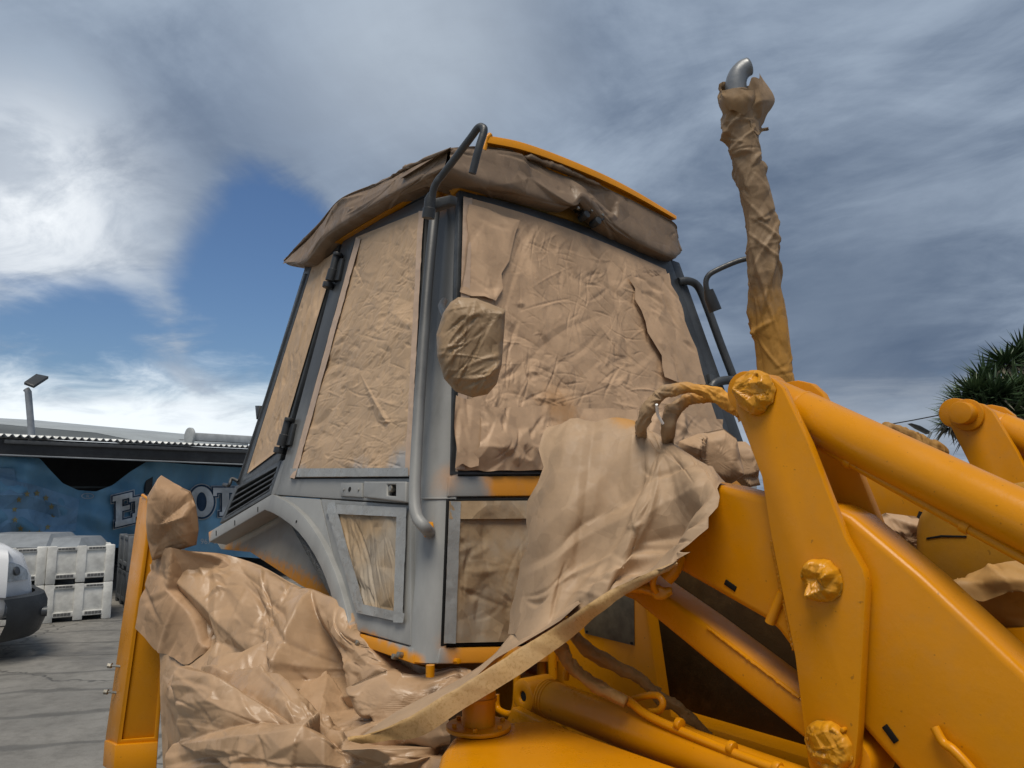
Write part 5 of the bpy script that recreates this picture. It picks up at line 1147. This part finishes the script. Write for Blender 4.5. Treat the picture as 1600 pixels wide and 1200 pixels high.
# pallet boxes
MCW = plain_mat('worn_white_plastic', (0.62, 0.62, 0.59), 0.55, var=0.22, scale=5, bmp=0.3); MCG = plain_mat('dark_grey_plastic', (0.055, 0.062, 0.070), 0.5, var=0.25); MCL = plain_mat('grey_lid', (0.20, 0.22, 0.24), 0.5, var=0.15)
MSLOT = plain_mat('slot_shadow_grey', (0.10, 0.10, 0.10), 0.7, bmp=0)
def pallet_box(name, loc, rz, w_, d_, h_, mat, label, group=None, feet=True):
    e = empty(name, loc, rz, label=label, cat='pallet box', group=group); f0 = 0.055 if feet else 0.0
    for s, nmx in ((0, 'front'), (1, 'back')):
        y = -d_ / 2 if s == 0 else d_ / 2 - 0.03
        boxo('wall_panel', -w_ / 2 + .05, w_ / 2 - .05, y + .02 * (1 - s), y + .03 + (0.0 if s == 0 else -.02), f0 + .05, h_ - .05, mat, e, 0.003)
    for s in (-1, 1): boxo('wall_panel', s * (w_ / 2 - .02) - .01, s * (w_ / 2 - .02) + .01, -d_ / 2 + .05, d_ / 2 - .05, f0 + .05, h_ - .05, mat, e, 0.003)
    boxo('floor_panel', -w_ / 2 + .03, w_ / 2 - .03, -d_ / 2 + .03, d_ / 2 - .03, f0, f0 + .04, mat, e, 0.004)
    for sx_ in (-1, 1):
        for sy_ in (-1, 1): boxo('corner_post', sx_ * (w_ / 2 - .05) - .055, sx_ * (w_ / 2 - .05) + .055, sy_ * (d_ / 2 - .05) - .055, sy_ * (d_ / 2 - .05) + .055, 0.0, h_, mat, e, 0.012)
    boxo('middle_post', -.055, .055, -d_ / 2 - .004, -d_ / 2 + .05, f0 * .2, h_ - .002, mat, e, 0.008)
    for s in (-1, 1): boxo('middle_post', s * (w_ / 2 - .02) - .025, s * (w_ / 2 - .02) + .025, -.055, .055, f0 * .2, h_ - .002, mat, e, 0.006)
    for (zz0, zz1) in ((h_ - .06, h_ - .012), (f0 + .01, f0 + .07)):
        for s in (-1, 1):
            boxo('rim', -w_ / 2 + .10, w_ / 2 - .10, s * (d_ / 2 - .012) - .012, s * (d_ / 2 - .012) + .012, zz0, zz1, mat, e, 0.003)
            boxo('rim', s * (w_ / 2 - .012) - .012, s * (w_ / 2 - .012) + .012, -d_ / 2 + .10, d_ / 2 - .10, zz0, zz1, mat, e, 0.003)
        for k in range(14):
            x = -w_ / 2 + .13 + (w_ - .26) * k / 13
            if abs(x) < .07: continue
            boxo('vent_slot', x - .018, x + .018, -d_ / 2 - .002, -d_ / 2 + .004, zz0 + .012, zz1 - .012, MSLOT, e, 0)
    return e
cfl = Wd(70, 973, 8.6); cfr = Wd(173, 965, 9.0)
gl = lambda px, py: (lambda d: C0 + d * (-CAMH / d[2]))(rayw(px, py))
gA, gB = gl(66, 975), gl(172, 966)
wdir = (gB - gA)[:2]; cw_ = np.linalg.norm(wdir); wdir /= cw_; crz = math.atan2(wdir[1], wdir[0]); cback = np.array([-wdir[1], wdir[0]])
if cback[1] < 0: cback = -cback
cd_ = cw_ * 1.2; ctr = (gA + gB)[:2] / 2 + cback * cd_ / 2
ch_ = (Wd(70, 856, np.dot(gA - C0, _f))[2]) / 2
pallet_box('pallet_box', (ctr[0], ctr[1], 0.0), crz, cw_, cd_, ch_, MCW, 'lower of the two stacked white plastic pallet boxes', 'white pallet boxes')
pallet_box('pallet_box', (ctr[0], ctr[1], ch_ + 0.003), crz, cw_, cd_, ch_, MCW, 'upper of the two stacked white plastic pallet boxes', 'white pallet boxes')
c2 = ctr - wdir * (cw_ + .012) + cback * 0.03
pallet_box('pallet_box', (c2[0], c2[1], 0.0), crz, cw_, cd_, ch_, MCW, 'lower white plastic pallet box half hidden behind the van', 'white pallet boxes')
pallet_box('pallet_box', (c2[0], c2[1], ch_ + 0.003), crz, cw_, cd_, ch_, MCW, 'upper white plastic pallet box half hidden behind the van', 'white pallet boxes')
c3 = gl(200, 950)[:2] + cback * 0.5 + wdir * .35
pallet_box('pallet_box', (c3[0], c3[1], 0.0), crz, cw_, cd_, ch_ * 1.05, MCG, 'lower dark grey pallet box behind the yellow rear leg', 'grey pallet boxes')
pallet_box('pallet_box', (c3[0], c3[1], ch_ * 1.05 + .003), crz, cw_, cd_, ch_ * 1.05, plain_mat('mid_grey_plastic', (0.13, 0.14, 0.15), 0.5), 'upper grey pallet box behind the yellow rear leg', 'grey pallet boxes')
for (x0, x1, yb, lab) in ((-30, 86, 842, 'long pale grey lid lying behind the white boxes, farther left'), (60, 134, 848, 'pale grey lid lying behind the white boxes, nearer the yellow leg')):
    a, b_ = Wd(x0, yb, 10.3), Wd(x1, yb, 10.3); zl = a[2]; 
    e = empty('box_lid', (*(a + b_)[:2] / 2, 0), 0, label=lab, cat='box lid', group='grey box lids')
    wl_ = abs(b_[0] - a[0]) / 2
    pv_ = [(-wl_, -.2, zl - .10), (wl_, -.2, zl - .10), (wl_, .7, zl - .10), (-wl_, .7, zl - .10), (-wl_, 0.1, zl + .06), (wl_ - .12, 0.1, zl + .06), (wl_ - .12, .6, zl + .06), (-wl_, .6, zl + .06)]
    pyd('cover', pv_, [(3, 2, 1, 0), (4, 5, 6, 7), (0, 1, 5, 4), (1, 2, 6, 5), (2, 3, 7, 6), (3, 0, 4, 7)], MCL, e)
    boxo('box_body', -wl_ + .03, wl_ - .03, -.17, .67, 0.0, zl - .103, MCG, e)

# van nose
MVAN = plain_mat('white_van_paint', (0.80, 0.81, 0.82), 0.22, var=0.03, bmp=0.0); MHL = plain_mat('headlight_lens', (0.42, 0.45, 0.47), 0.08, metal=0.5, var=0.3, scale=14, bmp=0.6)
vn = gl(36, 1035); VRZ = 0.72; vn = vn - np.array([-.15 * math.cos(VRZ) + .82 * math.sin(VRZ), -.15 * math.sin(VRZ) - .82 * math.cos(VRZ), 0])
van = empty('white_van', (vn[0], vn[1], 0), VRZ, label='white van nose with black bumper at the left edge', cat='van')
secs = [(-0.02, .52, .56, .62), (-.06, .46, .80, .74), (-0.16, .42, 1.04, .82), (-0.35, .40, 1.15, .87), (-0.75, .38, 1.24, .90), (-1.15, .38, 1.32, .92), (-1.3, .38, 1.36, .93), (-1.9, .38, 1.95, .90), (-2.2, .38, 2.15, .88), (-5.2, .38, 2.2, .88)]
vv_ = []; m_ = 24
for (x, z0, z1, hw) in secs:
    for k in range(m_):
        a = 2 * math.pi * k / m_; ca, sa = math.cos(a), math.sin(a)
        sq = lambda c_: math.copysign(abs(c_) ** 0.38, c_)
        zc, zh = (z0 + z1) / 2, (z1 - z0) / 2
        taper = 1.0 - 0.18 * max(0, sa) * (1 if z1 > 1.5 else 0.35)
        vv_.append((x - 0.10 * (1 - abs(sq(ca))) * 0 - 0.28 * (abs(sq(ca)) ** 6) * (1 if x > -.3 else 0), hw * sq(ca) * taper, zc + zh * sq(sa)))
autosmooth(pyd('body', vv_, grid_faces(m_, len(secs), True) + [list(range(m_)), list(range((len(secs) - 1) * m_, len(secs) * m_))[::-1]], MVAN, van, True), 45)
bmp_ = []
for (z, out) in ((.22, .02), (.26, .07), (.40, .12), (.56, .12), (.63, .09), (.65, .0)):
    for y in np.linspace(-1, 1, 21): bmp_.append((out - 0.45 * abs(y) ** 4.5 - 0.01, y * (0.90 + (out * .15)), z))
autosmooth(pyd('bumper', bmp_, grid_faces(21, 6), MBLK, van, True), 50)
tube('fog_lamp', [(0.0, -.62, .45), (0.06, -.63, .45)], 0.05, MSTEEL, van, 14)
from mathutils.bvhtree import BVHTree
vbvh = BVHTree.FromPolygons([Vector(p) for p in vv_], [tuple(q) for q in grid_faces(m_, len(secs), True)])
for s in (-1, 1):
    hp = []
    for (z, y0, y1) in ((.78, .56, .74), (.83, .54, .77), (.88, .56, .79), (.93, .62, .80), (.97, .70, .80)):
        for t in np.linspace(0, 1, 9):
            y = s * (y0 + (y1 - y0) * t); h_, n_, i_, d_ = vbvh.ray_cast(Vector((1, y, z)), Vector((-1, 0, 0)))
            x = h_.x if h_ is not None else -.5
            hp.append((max(x, -.75) + .012, y * 1.01, z))
    hl = pyd('headlight', hp, grid_faces(9, 5), MHL, van, True)
    axis_cyl('lamp_bulb', (hp[22][0] + .004, hp[22][1], hp[22][2]), (1, s * .8, .3), 0.045, 0.02, MSTEEL, hl, 18)
for s in (-1, 1):
    for x in (-0.95, -4.2):
        wt = axis_cyl('wheel', (x, s * .80, .33), (0, 1, 0), .33, .2, MTYRE, van, 30, 0.03); axis_cyl('hub', (x, s * .905, .33), (0, 1, 0), .2, .012, MSTEEL, wt, 20)
prism('windscreen', [(-1.32, -.75, 1.34), (-1.32, .75, 1.34), (-1.86, .68, 1.90), (-1.86, -.68, 1.90)], (0.02, 0, 0.03), MGLASS, van, 0)

# yucca tree at the right
MLEAF = plain_mat('yucca_leaf', (0.040, 0.072, 0.030), 0.45, var=0.45, scale=1.6, bmp=0); MLEAF2 = plain_mat('yucca_leaf_pale', (0.075, 0.115, 0.048), 0.4, var=0.4, scale=2.2, bmp=0); MDEAD = plain_mat('dead_leaf', (0.13, 0.12, 0.085), 0.8, var=0.35, scale=2, bmp=0); MTRK = plain_mat('yucca_trunk', (0.10, 0.085, 0.065), 0.9, bmp=0.6)
YD = 13.0
yb = Wd(1590, 700, YD); ybase = np.array([yb[0] + .2, yb[1], 0]); yuc = empty('yucca_tree', ybase, 0, label='dark green yucca tree with spiky leaf rosettes behind the loader', cat='tree')
ros = [(1572, 570, 0, 1.0), (1600, 560, .4, 1.1), (1540, 600, .0, 1.1), (1522, 618, -.3, 1.0), (1505, 632, .1, .9), (1492, 655, -.2, .85), (1555, 622, -.5, 1.1), (1590, 612, -.4, 1.1), (1540, 645, -.5, 1.0), (1580, 648, -.6, 1.1), (1560, 675, -.3, 1.0), (1520, 668, .2, .95), (1610, 640, 0, 1.1), (1640, 590, .2, 1.2), (1660, 640, .0, 1.2), (1485, 668, .2, .7), (1630, 680, 0, 1.1)]
rg = np.random.default_rng(8)
def rosette(c, size, up, rot):
    v, f, vd_, fd_ = [], [], [], []
    for k in range(165):
        th = rg.random() * 2 * math.pi; el = math.asin(rg.uniform(-0.75, 1.0)); ln = size * rg.uniform(.55, 1.12); dead = el < -0.38
        d = np.array([math.cos(th) * math.cos(el), math.sin(th) * math.cos(el), math.sin(el)]) + up * .25; d /= np.linalg.norm(d)
        sd_ = np.cross(d, (0, 0, 1)); sd_ /= np.linalg.norm(sd_) + 1e-9; wd_ = 0.019 * rg.uniform(.8, 1.2) * size / .45
        mid = c + d * ln * .55 + np.array([0, 0, -.01]); tp = c + d * ln + np.array([0, 0, -0.05 * ln - (0.22 * ln if dead else 0)])
        V, Fc = (vd_, fd_) if dead else (v, f); b0 = len(V)
        V += [c + d * .04 - sd_ * wd_ * .6, c + d * .04 + sd_ * wd_ * .6, mid + sd_ * wd_, mid - sd_ * wd_, tp, mid + np.cross(sd_, d) * wd_ * .5]
        Fc += [(b0, b0 + 1, b0 + 2, b0 + 5), (b0, b0 + 5, b0 + 3), (b0 + 3, b0 + 5, b0 + 4), (b0 + 5, b0 + 2, b0 + 4)]
    o = pyd('leaf_rosette', v, f, MLEAF if rg.random() < .55 else MLEAF2, yuc); pyd('dead_leaves', vd_, fd_, MDEAD, o)
for (x, y, dy, s) in ros:
    c = Wd(x, y, YD + dy) - ybase; hub = np.array([(c[0]) * .35, c[1] * .35, max(.6, c[2] - 1.0)])
    rosette(c, 0.54 * s, np.array([c[0] * .3, c[1] * .3, .5]), 0)
    tube('limb', [np.array([0, 0, 0.4]) + hub * np.array([.2, .2, .0]), hub, c], [.14, .10, .06], MTRK, yuc, 8, 12)
tube('trunk', [(0, 0, 0), (0, 0, .6), (.05, 0, 1.2)], [.30, .22, .16], MTRK, yuc, 12, 10)

# overhead wires and a far lamp
MW = plain_mat('black_wire', (0.02, 0.02, 0.022), 0.6, bmp=0)
def wire(a, b, sagm, label):
    a, b = np.asarray(a), np.asarray(b); pts = [a * (1 - t) + b * t - np.array([0, 0, sagm * 4 * t * (1 - t)]) for t in np.linspace(0, 1, 14)]
    v, f = tube_geo(pts, 0.014, 6); free('overhead_wire', v, f, MW, True, True, label=label, cat='wire')
wire(Wd(1180, 690, 22), Wd(1640, 610, 16), 0.15, 'thin dark overhead wire running towards the yucca tree')
wire(Wd(60, 678, 30), Wd(560, 672, 30), 0.3, 'thin overhead wire crossing the sky above the roof duct')
fl = Wd(1450, 690, 26); flo = np.array([fl[0], fl[1], 0]); far_l = empty('street_lamp', flo, 0, label='small distant street lamp above the tilt cylinder near the yucca', cat='street lamp')
tube('pole', [(0, 0, 0), Wd(1448, 690, 26) - flo, Wd(1455, 675, 26) - flo], 0.05, MPOLE, far_l, 8)
prism('lamp_head', [Wd(1424, 661, 26) - flo, Wd(1438, 665, 26) - flo, Wd(1456, 675, 26) - flo, Wd(1454, 678, 26) - flo, Wd(1436, 669, 26) - flo], (0, 0.3, 0), MBLK, far_l, 0.01)
